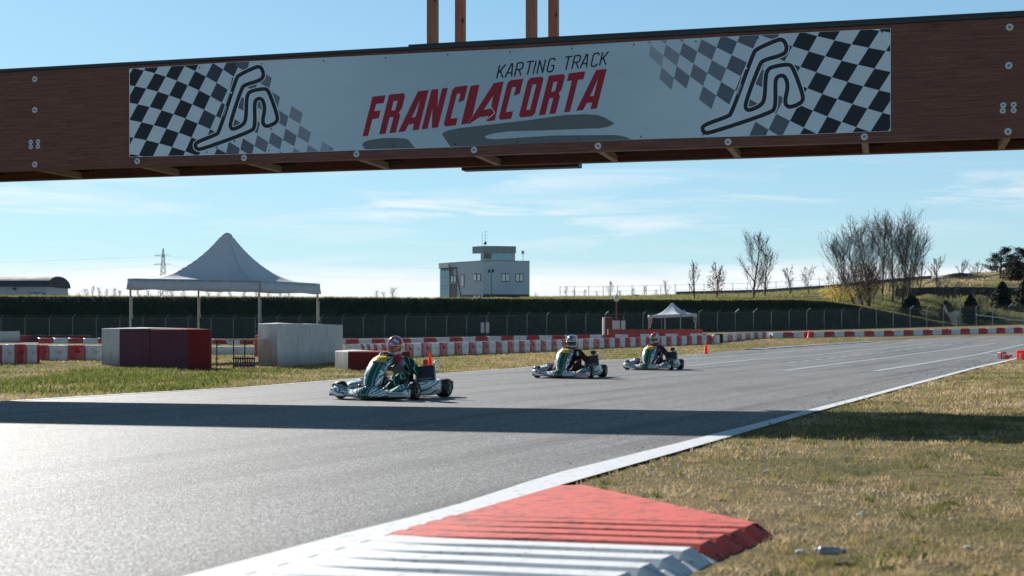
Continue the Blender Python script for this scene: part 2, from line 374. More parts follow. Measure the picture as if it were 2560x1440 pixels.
# right verge
n = 330000
Y = 4.6+(95-4.6)*rng.random(n)**2.2; X = (rng.random(n)*1.0)*(Y*.40+1.0+1.2)-.8
keep = X > left_of(X, Y, D)+.02
R_ = KM.inverted(); u_ = (X-S0.x)*pD.x+(Y-S0.y)*pD.y; v_ = (X-S0.x)*eD.x+(Y-S0.y)*eD.y
onk = (u_ < 1.66) & (v_ < 1.6) & (u_ < 1.68-(np.maximum(v_, 0))*1.0)
keep &= ~onk; X, Y = X[keep], Y[keep]
cl0 = np.sin(5.3*X+1.7*np.sin(2.1*Y))*np.sin(4.1*Y+1.3*np.sin(3.3*X)); pt = patch(X, Y)*.68+.19+.22*cl0+rng.normal(0, .19, len(X)); gap = (np.sin(8.7*X+2*np.sin(3.9*Y))*np.sin(6.3*Y-1.9*np.sin(5.1*X)) < -.35) & (rng.random(len(X)) < .75); X, Y, pt, cl0 = X[~gap], Y[~gap], pt[~gap], cl0[~gap]; cl = (np.sin(11*X+3*np.sin(5*Y))*np.sin(9*Y+2*np.sin(7*X)))
sc_ = np.clip(Y/9, 1, 6); hgt = (.010+.015*rng.random(len(X))+.026*np.clip(cl, 0, 1)**2)*np.clip(sc_, 1, 1.7)*(1+.5*(rng.random(len(X)) > .97))
stuff(blades('grass', X, Y, gh(X, Y), hgt, .007*sc_, pt, 1.7), 'short dry straw and green grass on the verge right of the track', 'grass')
# left verge and infield
n = 240000
Y = 16+(110-16)*rng.random(n)**1.7; X = -.40*Y-1+rng.random(n)*(Y*.66)
keep = X < left_of(X, Y, L)-.02; X, Y = X[keep], Y[keep]
pt = patch(X*.8, Y*.8)*.55+.16+.14*np.sin(2.9*X+1.3*np.sin(1.7*Y))*np.sin(2.1*Y)+rng.normal(0, .17, len(X)); sc_ = np.clip(Y/11, 1, 6)
stuff(blades('grass', X, Y, gh(X, Y), (.016+.020*rng.random(len(X)))*np.clip(sc_, 1, 1.8), .009*sc_, pt, 1.6), 'olive green and dry grass between the track and the striped barriers', 'grass')
n = 170; ty = 5.2+18*rng.random(n)**1.6; tx = rng.random(n)*(ty*.38+1.2)-.3; kk = 46
X = np.repeat(tx, kk)+rng.normal(0, .035, n*kk); Y = np.repeat(ty, kk)+rng.normal(0, .035, n*kk); ok_ = (X > left_of(X, Y, D)+.05)
u_ = (X-S0.x)*pD.x+(Y-S0.y)*pD.y; v_ = (X-S0.x)*eD.x+(Y-S0.y)*eD.y; ok_ &= ~((u_ < 1.72) & (v_ < 1.65) & (u_ < 1.74-(np.maximum(v_, 0))*1.0))
tt_ = np.repeat(rng.choice([.05,.12,.2,.75,.85], n), kk)+rng.normal(0, .06, n*kk); X, Y, tt_ = X[ok_], Y[ok_], tt_[ok_]
stuff(blades('grass_tufts', X, Y, gh(X, Y), .02+.032*rng.random(len(X)), .010, tt_, 1.5), 'scattered darker tufts and dry clumps in the right verge', 'grass')
# leafy weeds near the left edge
n = 9000; cx = rng.uniform(-10.5, -5.5, 60); cy = rng.uniform(23, 36, 60); k = rng.integers(0, 60, n)
X = cx[k]+rng.normal(0, .3, n); Y = cy[k]+rng.normal(0, .5, n); kp = X < left_of(X, Y, L)-.15; X, Y = X[kp], Y[kp]
stuff(blades('weeds', X, Y, gh(X, Y), .07+.05*rng.random(len(X)), .05, rng.uniform(0, .3, len(X)), 1.2), 'low leafy green weeds in the grass left of the track', 'weeds')
# soil crumbs and dead leaves swept along the right edge line
bmv = MB()
for k in range(400):
    f = random.random()**.8; p = resample(U, 400)[int(150+f*200)] if k == 0 else UR[int(150+f*200)]
    if k == 0: UR = resample(U, 400)
    p = p+np.array([-abs(random.gauss(0, .55)), random.gauss(0, .2)]); r = random.uniform(.003, .009)*(1+3.4*f)
    z = float(gh(p[0], p[1]))+.013; q = [Vector((p[0]+r*math.cos(a)*random.uniform(.6,1.4), p[1]+r*math.sin(a)*random.uniform(.6,1.4), z)) for a in (0,1.6,3.1,4.7)]
    top = Vector((p[0], p[1], z+r*.7)); bmv.add(q+[top], [(0,1,4),(1,2,4),(2,3,4),(3,0,4)])
stuff(bmv.build('soil_crumbs', simple('soil_crumb', (.035,.026,.018), .9)), 'dark crumbs of soil scattered over the asphalt by the right edge line', 'soil')
def pebble(x, y, r, c, label):
    p = G(x, y); b = MB(); b.lathe([(0,0),(r*.8,0),(r,r*.3),(r*.7,r*.7),(0,r*.8)], 7); o = b.build('stone', simple('stone_%d' % int(c*100), (c,c,c*.94), .8), loc=p)
    o.scale = (1.2, .8, 1); tag(o, label, 'stone', 'pale stones lying in the right verge')
for x, y in ((2000,1383),(2045,1378),(2150,1290),(2155,1284),(1915,1180),(2120,1142),(1925,1432),(2380,1300),(2420,1372)):
    pass
for x, y, lab in ((2000,1383,'pale stone just left of the crushed bottle'),(2045,1376,'pale stone above the left end of the crushed bottle'),(2150,1290,'larger of two touching pale stones in the middle of the right verge'),(2156,1283,'smaller of two touching pale stones in the middle of the right verge'),
        (1915,1180,'pale stone in the grass beyond the tip of the red kerb ramp'),(2120,1142,'pale stone in the grass just below the gantry shadow'),(1925,1432,'pale stone at the bottom edge of the frame beside the white ridges'),(2380,1300,'pale stone alone in the grass at far right'),(2420,1372,'pale stone in the grass at the lower right corner')):
    pebble(x, y, random.uniform(.012, .022), random.choice((.6,.7)), lab)
# crushed bottle
p = G(2078, 1404); b = MB(); Mx = Matrix.Rotation(math.pi/2, 4, 'Y')
b.lathe([(0,-.065),(.022,-.062),(.026,-.05),(.024,-.02),(.026,0),(.024,.02),(.025,.035),(.012,.055),(.010,.065),(0,.066)], 14, Mx)
bo = b.build('plastic_bottle', None, smooth=True, loc=p+Vector((0,0,.045))); bo.rotation_euler = (0, .05, .12); bo.scale = (.85, .75, .75)
t = MT('cloudy_bottle_plastic'); t.col(t.ramp(t.noise(30), [(.3, (.16,.16,.17)), (.7, (.34,.34,.38))])).rough(.25, .6); bo.data.materials.append(t.m)
tag(bo, 'crushed cloudy plastic bottle lying in the grass at the lower right', 'bottle')
b = MB(); b.lathe([(.012,0),(.013,.002),(.013,.014),(0,.015)], 12, Matrix.Translation((.06,0,0)) @ Mx); b.build('cap', simple('blue_cap', (.08,.1,.35)), bo)
# ---------------------------------------------------------------- overhead gantry (local x along the beam, y to the back, z up)
Dg = 22.9; ga = math.atan2(-.2586, .966); gu = Vector((math.cos(ga), math.sin(ga), 0)); gn = Vector((-math.sin(ga), math.cos(ga), 0))
TOP, BOT = 5.63, 3.87
t = MT('stained_glulam'); v = t.map((.5, 1, 9)); n = t.noise(3.2, v, 6, .7); n2 = t.noise(18, t.map((.3, 1, 14)), 3, .7)
c = t.ramp(n, [(.28, (.085,.036,.026)), (.5, (.18,.078,.056)), (.72, (.27,.12,.085))]); c = t.mix(t.ramp(n2, [(.5, 0), (.75, .55)]), c, (.035,.015,.011))
t.col(c).rough(.62, .3); t.bump(n2, .35, .01); M_GLU = t.m
t = MT('red_timber'); n = t.noise(4, t.map((8, 8, .6)), 5, .7); kn = t.vor(1.0, t.map((5, 5, 3.2)))
c = t.ramp(n, [(.3, (.26,.10,.06)), (.7, (.46,.20,.12))]); c = t.mix(t.ramp(kn, [(.08, .9), (.17, 0)]), c, (.035,.014,.01)); t.col(c).rough(.6, .3); M_TIM = t.m
M_FLASH = simple('dark_metal_flashing', (.022,.03,.032), .5, .2, 3)
M_ZINC = simple('galvanised_steel', (.42,.44,.45), .45, .15, 8, .5, .6)
M_PALEW = simple('weathered_joist', (.33,.25,.17), .8, .2, 5)
gan = empty('overhead_gantry', 'brown timber beam gantry spanning high across the whole track', 'gantry', (0, Dg, 0), ga)
LX, RX = -15.5, 15.0
bevel(MB().box((LX,0,BOT), (RX,.16,TOP)).build('front_beam', M_GLU, gan), .006)
bevel(MB().box((LX,1.45,BOT), (RX,1.61,TOP)).build('back_beam', M_GLU, gan), .006)
MB().box((LX,-.03,TOP+.002), (RX,.20,TOP+.055)).build('top_flashing', M_FLASH, gan)
MB().box((-1.75,-.034,TOP+.057), (RX,.22,TOP+.085)).build('top_flashing', M_FLASH, gan)
MB().box((LX,1.41,TOP+.002), (RX,1.65,TOP+.05)).build('top_flashing', M_FLASH, gan)
MB().box((LX,.17,TOP-.75), (RX,1.44,TOP-.66)).build('deck', simple('deck_board', (.06,.045,.038), .8), gan)
t = MT('perforated_tray'); P = t.co(); q = t.vor(28); t.col(t.ramp(q, [(.2, (.03,.03,.03)), (.4, (.25,.25,.24))])).rough(.6)
MB().box((-1.5,.24,BOT+.05), (RX,.55,BOT+.09)).build('cable_tray', t.m, gan)
def gpt(x, y, off=0.0):   # beam-local point on the front face seen at a photo pixel
    d = Vector(((x-1280)/F, 1, -(y-HY)/F)); s = (gn.y*Dg)/gn.dot(d); p = Vector((0,0,H))+d*s
    return Vector(((p-Vector((0,Dg,0))).dot(gu), -off, p.z))
bolts = [(343,403),(610,395),(891,385),(1185,375),(1495,365),(1820,355),(2161,342),(2521,329)]
jm = None
for x, _ in bolts + [(87, 411), (-150, 0), (2900, 0)]:
    xl = gpt(x, 380).x
    bevel(MB().box((xl-.05,.165,BOT+.002), (xl+.05,1.445,BOT+.11)).build('joist', M_PALEW, gan), .004)
    MB().box((xl+.056,1.34,BOT+.12), (xl+.30,1.44,BOT+.3)).build('bracket', M_FLASH, gan)
wb = MB(); wb.lathe([(0,-.006),(.048,-.006),(.052,-.002),(.052,0)], 18); wb.lathe([(0,-.026),(.02,-.026),(.02,-.006)], 6); wme = None
bp = [(87,198),(87,275),(87,411),(77,355),(95,354),(77,367),(95,366),(2524,68),(2522,164),(2520,329),(2508,263),(2534,262),(2507,277),(2534,276)] + bolts[:-1]
t = MT('zinc_washer'); pz = t.xyz(); rr = t.math('SQRT', t.math('ADD', t.math('MULTIPLY', pz[0], pz[0]), t.math('MULTIPLY', pz[1], pz[1])))
t.col(t.ramp(t.math('MULTIPLY', rr, 10), [(.18, (.20,.22,.23)), (.24, (.62,.66,.68)), (.5, (.72,.75,.76))])).rough(.45, .5); MW = t.m
for x, y in bp:
    g_ = gpt(x, y)
    if wme is None:
        o = wb.build('bolt', MW, gan); wme = o.data
    else: o = share('bolt', wme, gan)
    o.location = (g_.x, -.001, g_.z); o.rotation_euler = (-math.pi/2, 0, 0)
    if (x in (77,95) or x in (2508,2534,2507)): o.scale = (.8,.8,.8)
pcap = None
for xl, yl in ((gpt(1078, 130).x, .08), (gpt(1078, 130).x+.03, 1.53), (gpt(1326, 110).x, .08), (gpt(1326, 110).x+.02, 1.53)):
    bevel(MB().box((-.08,-.08,0), (.08,.08,3.4)).build('post', M_TIM, gan, loc=(xl, yl, TOP+.086 if yl < 1 else TOP+.052)), .008)
for yl in (.08, 1.53):
    bevel(MB().box((-2.4,yl-.06,TOP+3.49), (1.2,yl+.06,TOP+3.63)).build('head_rail', M_TIM, gan), .008)
for xx in (LX+.4, RX-.4):
    for yl in (.08, 1.53):
        zb = float(gh((Vector((0,Dg,0))+gu*xx+gn*yl).x, (Vector((0,Dg,0))+gu*xx+gn*yl).y))
        bevel(MB().box((xx-.16,yl-.15,-.1), (xx+.16,yl+.15,BOT-.003)).build('support_column', M_GLU, gan), .01)
# start light box under the back beam
lb = empty('light_box', 'flat dark box hanging under the back beam of the gantry', 'light box', Vector((0,Dg,0))+gu*-.30+gn*1.75+Vector((0,0,.075)), ga)
bevel(MB().box((-1.05,-.13,BOT-.12), (1.05,.13,BOT-.03)).build('housing', M_FLASH, lb), .01)
for k in (-.6, .55): MB().box((k-.03,-.03,BOT-.03), (k+.03,.03,BOT+.2)).build('hanger', M_FLASH, lb)
MB().box((-.95,-.05,BOT-.028), (.95,.12,BOT+.35)).build('light_panel', M_FLASH, lb)

# ---------------------------------------------------------------- banner and its print
ban = empty('banner', 'pale banner lettered KARTING TRACK FRANCIACORTA fixed on the timber beam', 'banner', (0, Dg, 0), ga)
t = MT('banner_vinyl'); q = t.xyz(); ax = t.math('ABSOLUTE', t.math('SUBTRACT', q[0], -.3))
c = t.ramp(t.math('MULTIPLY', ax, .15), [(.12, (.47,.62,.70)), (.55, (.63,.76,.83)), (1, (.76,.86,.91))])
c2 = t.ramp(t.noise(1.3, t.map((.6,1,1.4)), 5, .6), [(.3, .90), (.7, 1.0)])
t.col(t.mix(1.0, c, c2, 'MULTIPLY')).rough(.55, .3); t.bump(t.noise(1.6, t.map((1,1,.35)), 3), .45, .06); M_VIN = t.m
edge_top = [(324,172),(560,157),(610,154),(900,140),(1300,121),(1700,98),(2000,82),(2229,71)]
edge_bot = [(324,393),(700,383),(900,376),(1120,369),(1300,360),(1650,347),(2000,337),(2226,328)]
# vinyl sheet as a ribbed panel
cols = sorted(set([324,2227]+list(range(340, 2220, 40)))); vs = []; fs = []
for i, x in enumerate(cols):
    for j in range(2):
        y = interp(edge_top, x) if j == 0 else interp(edge_bot, x); p = gpt(x, y)
        vs.append((p.x, -.012, p.z)); vs.append((p.x, -.001, p.z))
for i in range(len(cols)-1):
    a = i*4; fs += [(a, a+2, a+6, a+4), (a+1, a+5, a+7, a+3), (a, a+4, a+5, a+1), (a+2, a+3, a+7, a+6)]
fs += [(0,1,3,2), (len(vs)-4, len(vs)-2, len(vs)-1, len(vs)-3)]
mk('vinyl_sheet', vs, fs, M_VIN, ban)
inks = {}
def ink(name, c, r=.5):
    if name not in inks: inks[name] = simple('print_'+name, c, r, .06, 4, .3)
    return inks[name]
def clip_px(poly):   # keep print inside the sheet (pixels)
    def ins(pl, f):
        out = []
        for i in range(len(pl)):
            a, b = pl[i], pl[(i+1) % len(pl)]; fa, fb = f(a), f(b)
            if fa >= 0: out.append(a)
            if fa*fb < 0: k = fa/(fa-fb); out.append((a[0]+(b[0]-a[0])*k, a[1]+(b[1]-a[1])*k))
        return out
    for f in (lambda p: p[0]-325.5, lambda p: 2225.5-p[0], lambda p: p[1]-interp(edge_top, p[0])-.8, lambda p: interp(edge_bot, p[0])-.8-p[1]):
        poly = ins(poly, f)
        if len(poly) < 3: return []
    return poly
class Print:
    def __init__(s): s.v = []; s.f = []; s.i = []; s.k = 0
    def poly(s, outer, off, mi=0, holes=(), clip=True):
        if clip and not holes: outer = clip_px(outer)
        if len(outer) < 3: return
        s.k += 1; loops = [[gpt(x, y, .012+off+s.k*4e-6) for x, y in lp] for lp in [outer]+list(holes)]
        flat = [p for lp in loops for p in lp]; tris = tessellate_polygon([[Vector((p.x, p.z, 0)) for p in lp] for lp in loops])
        b = len(s.v); s.v += [tuple(p) for p in flat]
        for tr_ in tris:
            a, b_, c_ = [flat[q] for q in tr_]
            nz = (b_.x-a.x)*(c_.z-a.z)-(b_.z-a.z)*(c_.x-a.x)
            s.f.append(tuple(b+q for q in (tr_ if nz > 0 else tr_[::-1]))); s.i.append(mi)
    def ribbon(s, pts, wd, off, mi=0, closed=True, smooth=2):
        for _ in range(smooth):
            n = len(pts); o = []
            for i in range(n if closed else n-1):
                a, b = pts[i], pts[(i+1) % n]; o += [(a[0]*.75+b[0]*.25, a[1]*.75+b[1]*.25), (a[0]*.25+b[0]*.75, a[1]*.25+b[1]*.75)]
            pts = o if closed else [pts[0]]+o+[pts[-1]]
        n = len(pts); A = []; B = []
        for i in range(n):
            p0 = pts[i-1] if (closed or i) else pts[i]; p1 = pts[(i+1) % n] if (closed or i < n-1) else pts[i]
            dx, dy = p1[0]-p0[0], p1[1]-p0[1]; l = math.hypot(dx, dy) or 1; nxx, nyy = -dy/l*wd/2, dx/l*wd/2
            A.append((pts[i][0]+nxx, pts[i][1]+nyy)); B.append((pts[i][0]-nxx, pts[i][1]-nyy))
        b = len(s.v); s.k += 1; o_ = .012+off+s.k*4e-6
        for a_, b_ in zip(A, B): s.v += [tuple(gpt(*a_, o_)), tuple(gpt(*b_, o_))]
        for i in range(n if closed else n-1):
            j = (i+1) % n; q = (b+2*i, b+2*i+1, b+2*j+1, b+2*j)
            P3 = [Vector(s.v[z]) for z in q]; nz = (P3[1]-P3[0]).cross(P3[2]-P3[0]).y
            s.f.append(q if nz < 0 else q[::-1]); s.i.append(mi)
    def build(s, name, ms): return mk(name, s.v, s.f, ms, ban, idx=s.i)
TON = [ink('tone%d' % k, c) for k, c in enumerate([(.018,.026,.034),(.05,.065,.09),(.115,.14,.18),(.18,.215,.26),(.27,.31,.36),(.36,.41,.46)])]
def fitpoly(corr):
    A = np.array([[1,i,j,i*i,i*j,j*j] for i, j, _, _ in corr], float)
    return np.linalg.lstsq(A, np.array([c[2] for c in corr], float), rcond=None)[0], np.linalg.lstsq(A, np.array([c[3] for c in corr], float), rcond=None)[0]
def lat(fit, i, j): v = np.array([1,i,j,i*i,i*j,j*j]); return float(fit[0]@v), float(fit[1]@v)
cl_ = [(0,0,1103,152),(1,0,1183,175),(2,0,1260,202),(3,0,1337,236),(4,0,1417,275),(5,0,1500,316),(6,0,1580,358),(0,1,1040,262),(1,1,1127,284),(2,1,1208,308),(3,1,1285,340),(4,1,1368,373),(5,1,1453,415),(6,1,1540,455),
 (1,2,1065,393),(2,2,1150,413),(3,2,1238,440),(4,2,1325,475),(5,2,1408,512),(6,2,1495,548),(2,3,1098,520),(3,3,1183,545),(4,3,1275,576),(5,3,1365,607),(3,4,1135,650),(4,4,1225,676),(6,-1,1620,268),(6,-2,1665,175),(5,-1,1540,218),(5,-2,1590,128)]
fl = fitpoly([(i, j, x/2.844, 130+y/2.844) for i, j, x, y in cl_])
pr = Print()
for i in range(-8, 16):
    for j in range(-8, 12):
        if (i+j) % 2: continue
        q = [lat(fl, i, j), lat(fl, i+1, j), lat(fl, i+1, j+1), lat(fl, i, j+1)]
        cx = sum(p[0] for p in q)/4; cy = sum(p[1] for p in q)/4
        if cx > 590: continue
        tone = 0 if cx < 505 else 1
        pr.poly(q, .0004, tone)
# paler squares fading out below the left circuit
base = [(2075,385),(2152,435),(2135,510),(2055,465)]
for i in range(-6, 7):
    for j in range(-5, 7):
        if (i+j) % 2: continue
        ox = 2075+i*80-j*21; oy = 385+i*57+j*80
        if not (oy > 385+(ox-2075)*.745-1 - (90 if ox < 1990 else 0)): continue
        q = [(ox,oy),(ox+79,oy+50),(ox+61,oy+126),(ox-19,oy+80)]; q = [(x/2.844, 130+y/2.844) for x, y in q]
        cx = sum(p[0] for p in q)/4
        if cx < 575 or cx > 895: continue
        pr.poly(q, .0004, 2 if cx < 640 else 3 if cx < 740 else 4 if cx < 810 else 5)
pr.build('checker_print', TON); pr = Print()
cr_ = [(0,0,1185,160),(1,0,1300,190),(2,0,1410,218),(3,0,1525,238),(4,0,1640,250),(-1,0,1060,140),(0,1,1125,267),(1,1,1235,300),(2,1,1345,328),(3,1,1452,355),(4,1,1565,370),(-1,1,1018,225),
 (0,2,1070,372),(1,2,1172,410),(2,2,1280,440),(3,2,1385,470),(4,2,1487,492),(1,3,1118,518),(2,3,1217,553),(3,3,1315,587),(4,3,1417,610),(2,4,1153,662),(3,4,1250,700),(4,4,1345,730),
 (-4,2,655,190),(-5,3,510,235),(-4,3,620,285),(-3,3,700,330),(-6,4,385,265),(-5,4,480,320),(-4,4,578,370),(-3,4,670,420),(-7,5,260,300),(-6,5,360,350),(-5,5,450,405),(-4,5,545,465),(-3,5,635,515)]
frr = fitpoly([(i, j, 1600+x/2.667, 30+y/2.667) for i, j, x, y in cr_])
for i in range(-10, 9):
    for j in range(-4, 10):
        if (i+j) % 2 == 0: continue
        q = [lat(frr, i, j), lat(frr, i+1, j), lat(frr, i+1, j+1), lat(frr, i, j+1)]
        cx = sum(p[0] for p in q)/4; cy = sum(p[1] for p in q)/4
        if cx < 1610 or cy > 178+(cx-1640)*.72 and cx < 1860: continue
        if cx < 1875 and cy > 262: continue
        tone = 0 if cx > 1985 else 1 if cx > 1950 else 2 if cx > 1800 else 3 if cx > 1700 else 4 if cx > 1650 else 5
        pr.poly(q, .0004, tone)
pr.build('checker_print', TON)
loop = [(1390,665),(1400,642),(1535,590),(1560,572),(1680,195),(1700,165),(1815,110),(1850,103),(1872,135),(1876,172),(1855,202),(1740,235),(1718,265),(1640,500),(1642,545),(1668,550),(1730,520),(1752,480),(1755,335),(1768,292),(1800,275),(1885,260),(1912,275),(1976,455),(1972,500),(1905,532),(1876,520),(1870,485),(1887,400),(1872,342),(1845,328),(1818,345),(1812,380),(1816,530),(1790,565),(1432,694),(1400,690)]
lp = [(x/2.844, 130+y/2.844) for x, y in loop]
A = np.array([[489,364,1],[647,166,1],[695.5,295,1]]); TX = np.linalg.solve(A, [1756,1952,2009]); TY = np.linalg.solve(A, [322,98,244])
rp = [(float(TX@[x,y,1]), float(TY@[x,y,1])) for x, y in lp]
ci = Print()
CM = [ink('halo', (.74,.82,.86)), TON[0], ink('grey', (.25,.28,.3))]
for pts, wd in ((lp, 9.6), (rp, 10.4)):
    sp_ = pts
    for _ in range(2): sp_ = [q for i in range(len(sp_)) for q in ((sp_[i][0]*.75+sp_[(i+1) % len(sp_)][0]*.25, sp_[i][1]*.75+sp_[(i+1) % len(sp_)][1]*.25), (sp_[i][0]*.25+sp_[(i+1) % len(sp_)][0]*.75, sp_[i][1]*.25+sp_[(i+1) % len(sp_)][1]*.75))]
    fi = Print(); fi.poly(sp_, .0009, 0, clip=False); fi.build('circuit_infield', M_VIN)
    ci.ribbon(pts, wd*1.42, .0014, 0); ci.ribbon(pts, wd, .0018, 1)
    if pts is lp:
        ci.ribbon([(1590/2.844,130+458/2.844),(1612/2.844,130+386/2.844)], 4.5, .0024, 2, False, 0); ci.ribbon([(1634/2.844,130+286/2.844),(1652/2.844,130+292/2.844)], 3.5, .0024, 0, False, 0); ci.build('circuit_outline', CM); ci = Print()
ci.ribbon([(1600+650/2.667,30+552/2.667),(1600+675/2.667,30+480/2.667)], 4.8, .0024, 2, False, 0)
ci.ribbon([(1600+700/2.667,30+372/2.667),(1600+716/2.667,30+378/2.667)], 3.8, .0024, 0, False, 0)
ci.build('circuit_outline', CM)
sw = Print(); Q = lambda pl: [(850+x/3.2, y/3.2) for x, y in pl]
sw.poly(Q([(180,1155),(190,1142),(225,1124),(330,1106),(440,1103),(520,1108),(552,1122),(570,1145),(600,1185),(205,1195),(188,1175)]), .0005)
sw.poly(Q([(818,1075),(830,1060),(870,1042),(960,1025),(1200,997),(1500,963),(1800,920),(1960,914),(2060,920),(2120,942),(2190,982),(2193,992),(2150,1015),(2080,1027),(1600,1045),(1350,1052),(1230,1068),(1175,1084),(1158,1096),(1175,1108),(1240,1115),(1700,1085),(2200,1080),(2280,1094),(2345,1120),(885,1175)]), .0005)
sw.build('swoosh', ink('swoosh', (.14,.165,.17)))
# FRANCIACORTA
RED = ink('red', (.36,.018,.035)); fr = Print()
GL = {'F': ([(0,0),(0,1),(.44,1),(.44,.8),(.19,.8),(.19,.62),(.40,.62),(.40,.42),(.19,.42),(.19,0)], []),
 'R': ([(0,0),(0,1),(.42,1),(.49,.93),(.49,.6),(.43,.51),(.49,.43),(.49,0),(.30,0),(.30,.41),(.19,.41),(.19,0)], [[(.19,.58),(.30,.58),(.30,.82),(.19,.82)]]),
 'A': ([(-.08,0),(.20,1),(.50,1),(.50,0),(.32,0),(.32,.17),(.17,.17),(.12,0)], [[(.215,.34),(.32,.34),(.32,.76)]]),
 'N': ([(0,0),(0,1),(.21,1),(.32,.52),(.32,1),(.50,1),(.50,0),(.31,0),(.18,.5),(.18,0)], []),
 'C': ([(.07,0),(0,.07),(0,.93),(.07,1),(.49,1),(.49,.62),(.31,.58),(.31,.81),(.19,.81),(.19,.19),(.42,.19),(.42,0)], []),
 'O': ([(.07,0),(0,.07),(0,.93),(.07,1),(.43,1),(.50,.93),(.50,.07),(.43,0)], [[(.19,.18),(.31,.18),(.31,.82),(.19,.82)]]),
 'T': ([(.16,0),(.16,.8),(0,.8),(0,1),(.52,1),(.52,.8),(.35,.8),(.35,0)], [])}
def put(ch, x0, x1, yb0=1093, sl=-.1194, up=(80,-318)):
    o, hs = GL[ch]; wd = (x1-x0)/.5
    f = lambda p: (850+(x0+p[0]*wd+p[1]*up[0])/3.2, (yb0+(x0+p[0]*wd-180)*sl+p[1]*up[1])/3.2)
    fr.poly([f(p) for p in o], .001, 0, [[f(p) for p in h] for h in hs], clip=False)
for ch, x0, x1 in (('F',182,302),('R',314,452),('A',488,632),('N',654,786),('C',826,948),('C',1266,1392),('O',1428,1556),('R',1592,1730),('T',1752,1880),('A',1912,2056)):
    put(ch, x0, x1)
I_ = Q([(970,997),(1045,690),(1118,677),(1062,930),(1020,992)]); fr.poly(I_, .001, 0, clip=False)
fr.poly(Q([(1022,992),(1068,925),(1232,665),(1312,652),(1240,965),(1172,972),(1190,928),(1130,938),(1050,988)]), .001, 0, [Q([(1152,880),(1208,868),(1228,765)])], clip=False)
fr.build('red_lettering', RED)
for a in ([(1205,848),(1240,903)], [(1240,903),(1185,952)], [(1050,988),(1130,936)]): pn = Print(); pn.ribbon(Q(a), 1.6, .002, 0, False, 0); pn.build('pen_line', ink('halo', (.80,.86,.88)))
# KARTING TRACK
kt = Print()
ST = {'K': [[(0,0),(0,1)],[(.42,1),(.04,.42)],[(.16,.55),(.44,0)]], 'A': [[(-.02,0),(.22,1),(.30,1),(.44,0)],[(.06,.30),(.40,.30)]], 'R': [[(0,0),(0,1),(.34,1),(.44,.9),(.44,.58),(.34,.48),(0,.48)],[(.22,.48),(.44,0)]],
 'T': [[(0,1),(.48,1)],[(.24,1),(.24,0)]], 'I': [[(0,0),(0,1)]], 'N': [[(0,0),(0,1),(.4,0),(.4,1)]], 'G': [[(.42,.82),(.36,1),(.1,1),(0,.88),(0,.12),(.1,0),(.34,0),(.42,.12),(.42,.46),(.22,.46)]], 'C': [[(.42,.82),(.34,1),(.1,1),(0,.88),(0,.12),(.1,0),(.32,0),(.42,.16)]]}
for kk_, (ch, x) in enumerate(zip('KARTINGTRACK', (1255,1325,1398,1475,1547,1577,1655,1782,1856,1925,2008,2078))):
    if kk_ == 7: kt.build('black_lettering', TON[0]); kt = Print()
    sc__ = 112
    for stq in ST[ch]:
        f = lambda p: (850+(x+p[0]*sc__+p[1]*24)/3.2, (628+(x+p[0]*sc__-1255)*-.125+p[1]*-104)/3.2)
        for a_, b_ in zip(stq[:-1], stq[1:]):
            e_ = .018/max(.05, math.hypot(b_[0]-a_[0], b_[1]-a_[1])); a2 = (a_[0]-(b_[0]-a_[0])*e_, a_[1]-(b_[1]-a_[1])*e_); b2 = (b_[0]+(b_[0]-a_[0])*e_, b_[1]+(b_[1]-a_[1])*e_)
            kt.ribbon([f(a2), f(b2)], 3.7, .001, 0, False, 0)
kt.build('black_lettering', TON[0])
eb = MB(); eb.lathe([(0,-.006),(.012,-.005),(.014,0)], 8); ebm = None
for k in range(13):
    for row in (0, 1):
        x = 345+k*155+(18 if row else 0)
        if x > 2215: continue
        y = interp(edge_top, x)+8 if row == 0 else interp(edge_bot, x)-7
        g_ = gpt(x, y)
        if ebm is None: o = eb.build('eyelet', TON[0], ban); ebm = o.data
        else: o = share('eyelet', ebm, ban)
        o.location = (g_.x, -.0155, g_.z); o.rotation_euler = (-math.pi/2, 0, 0)

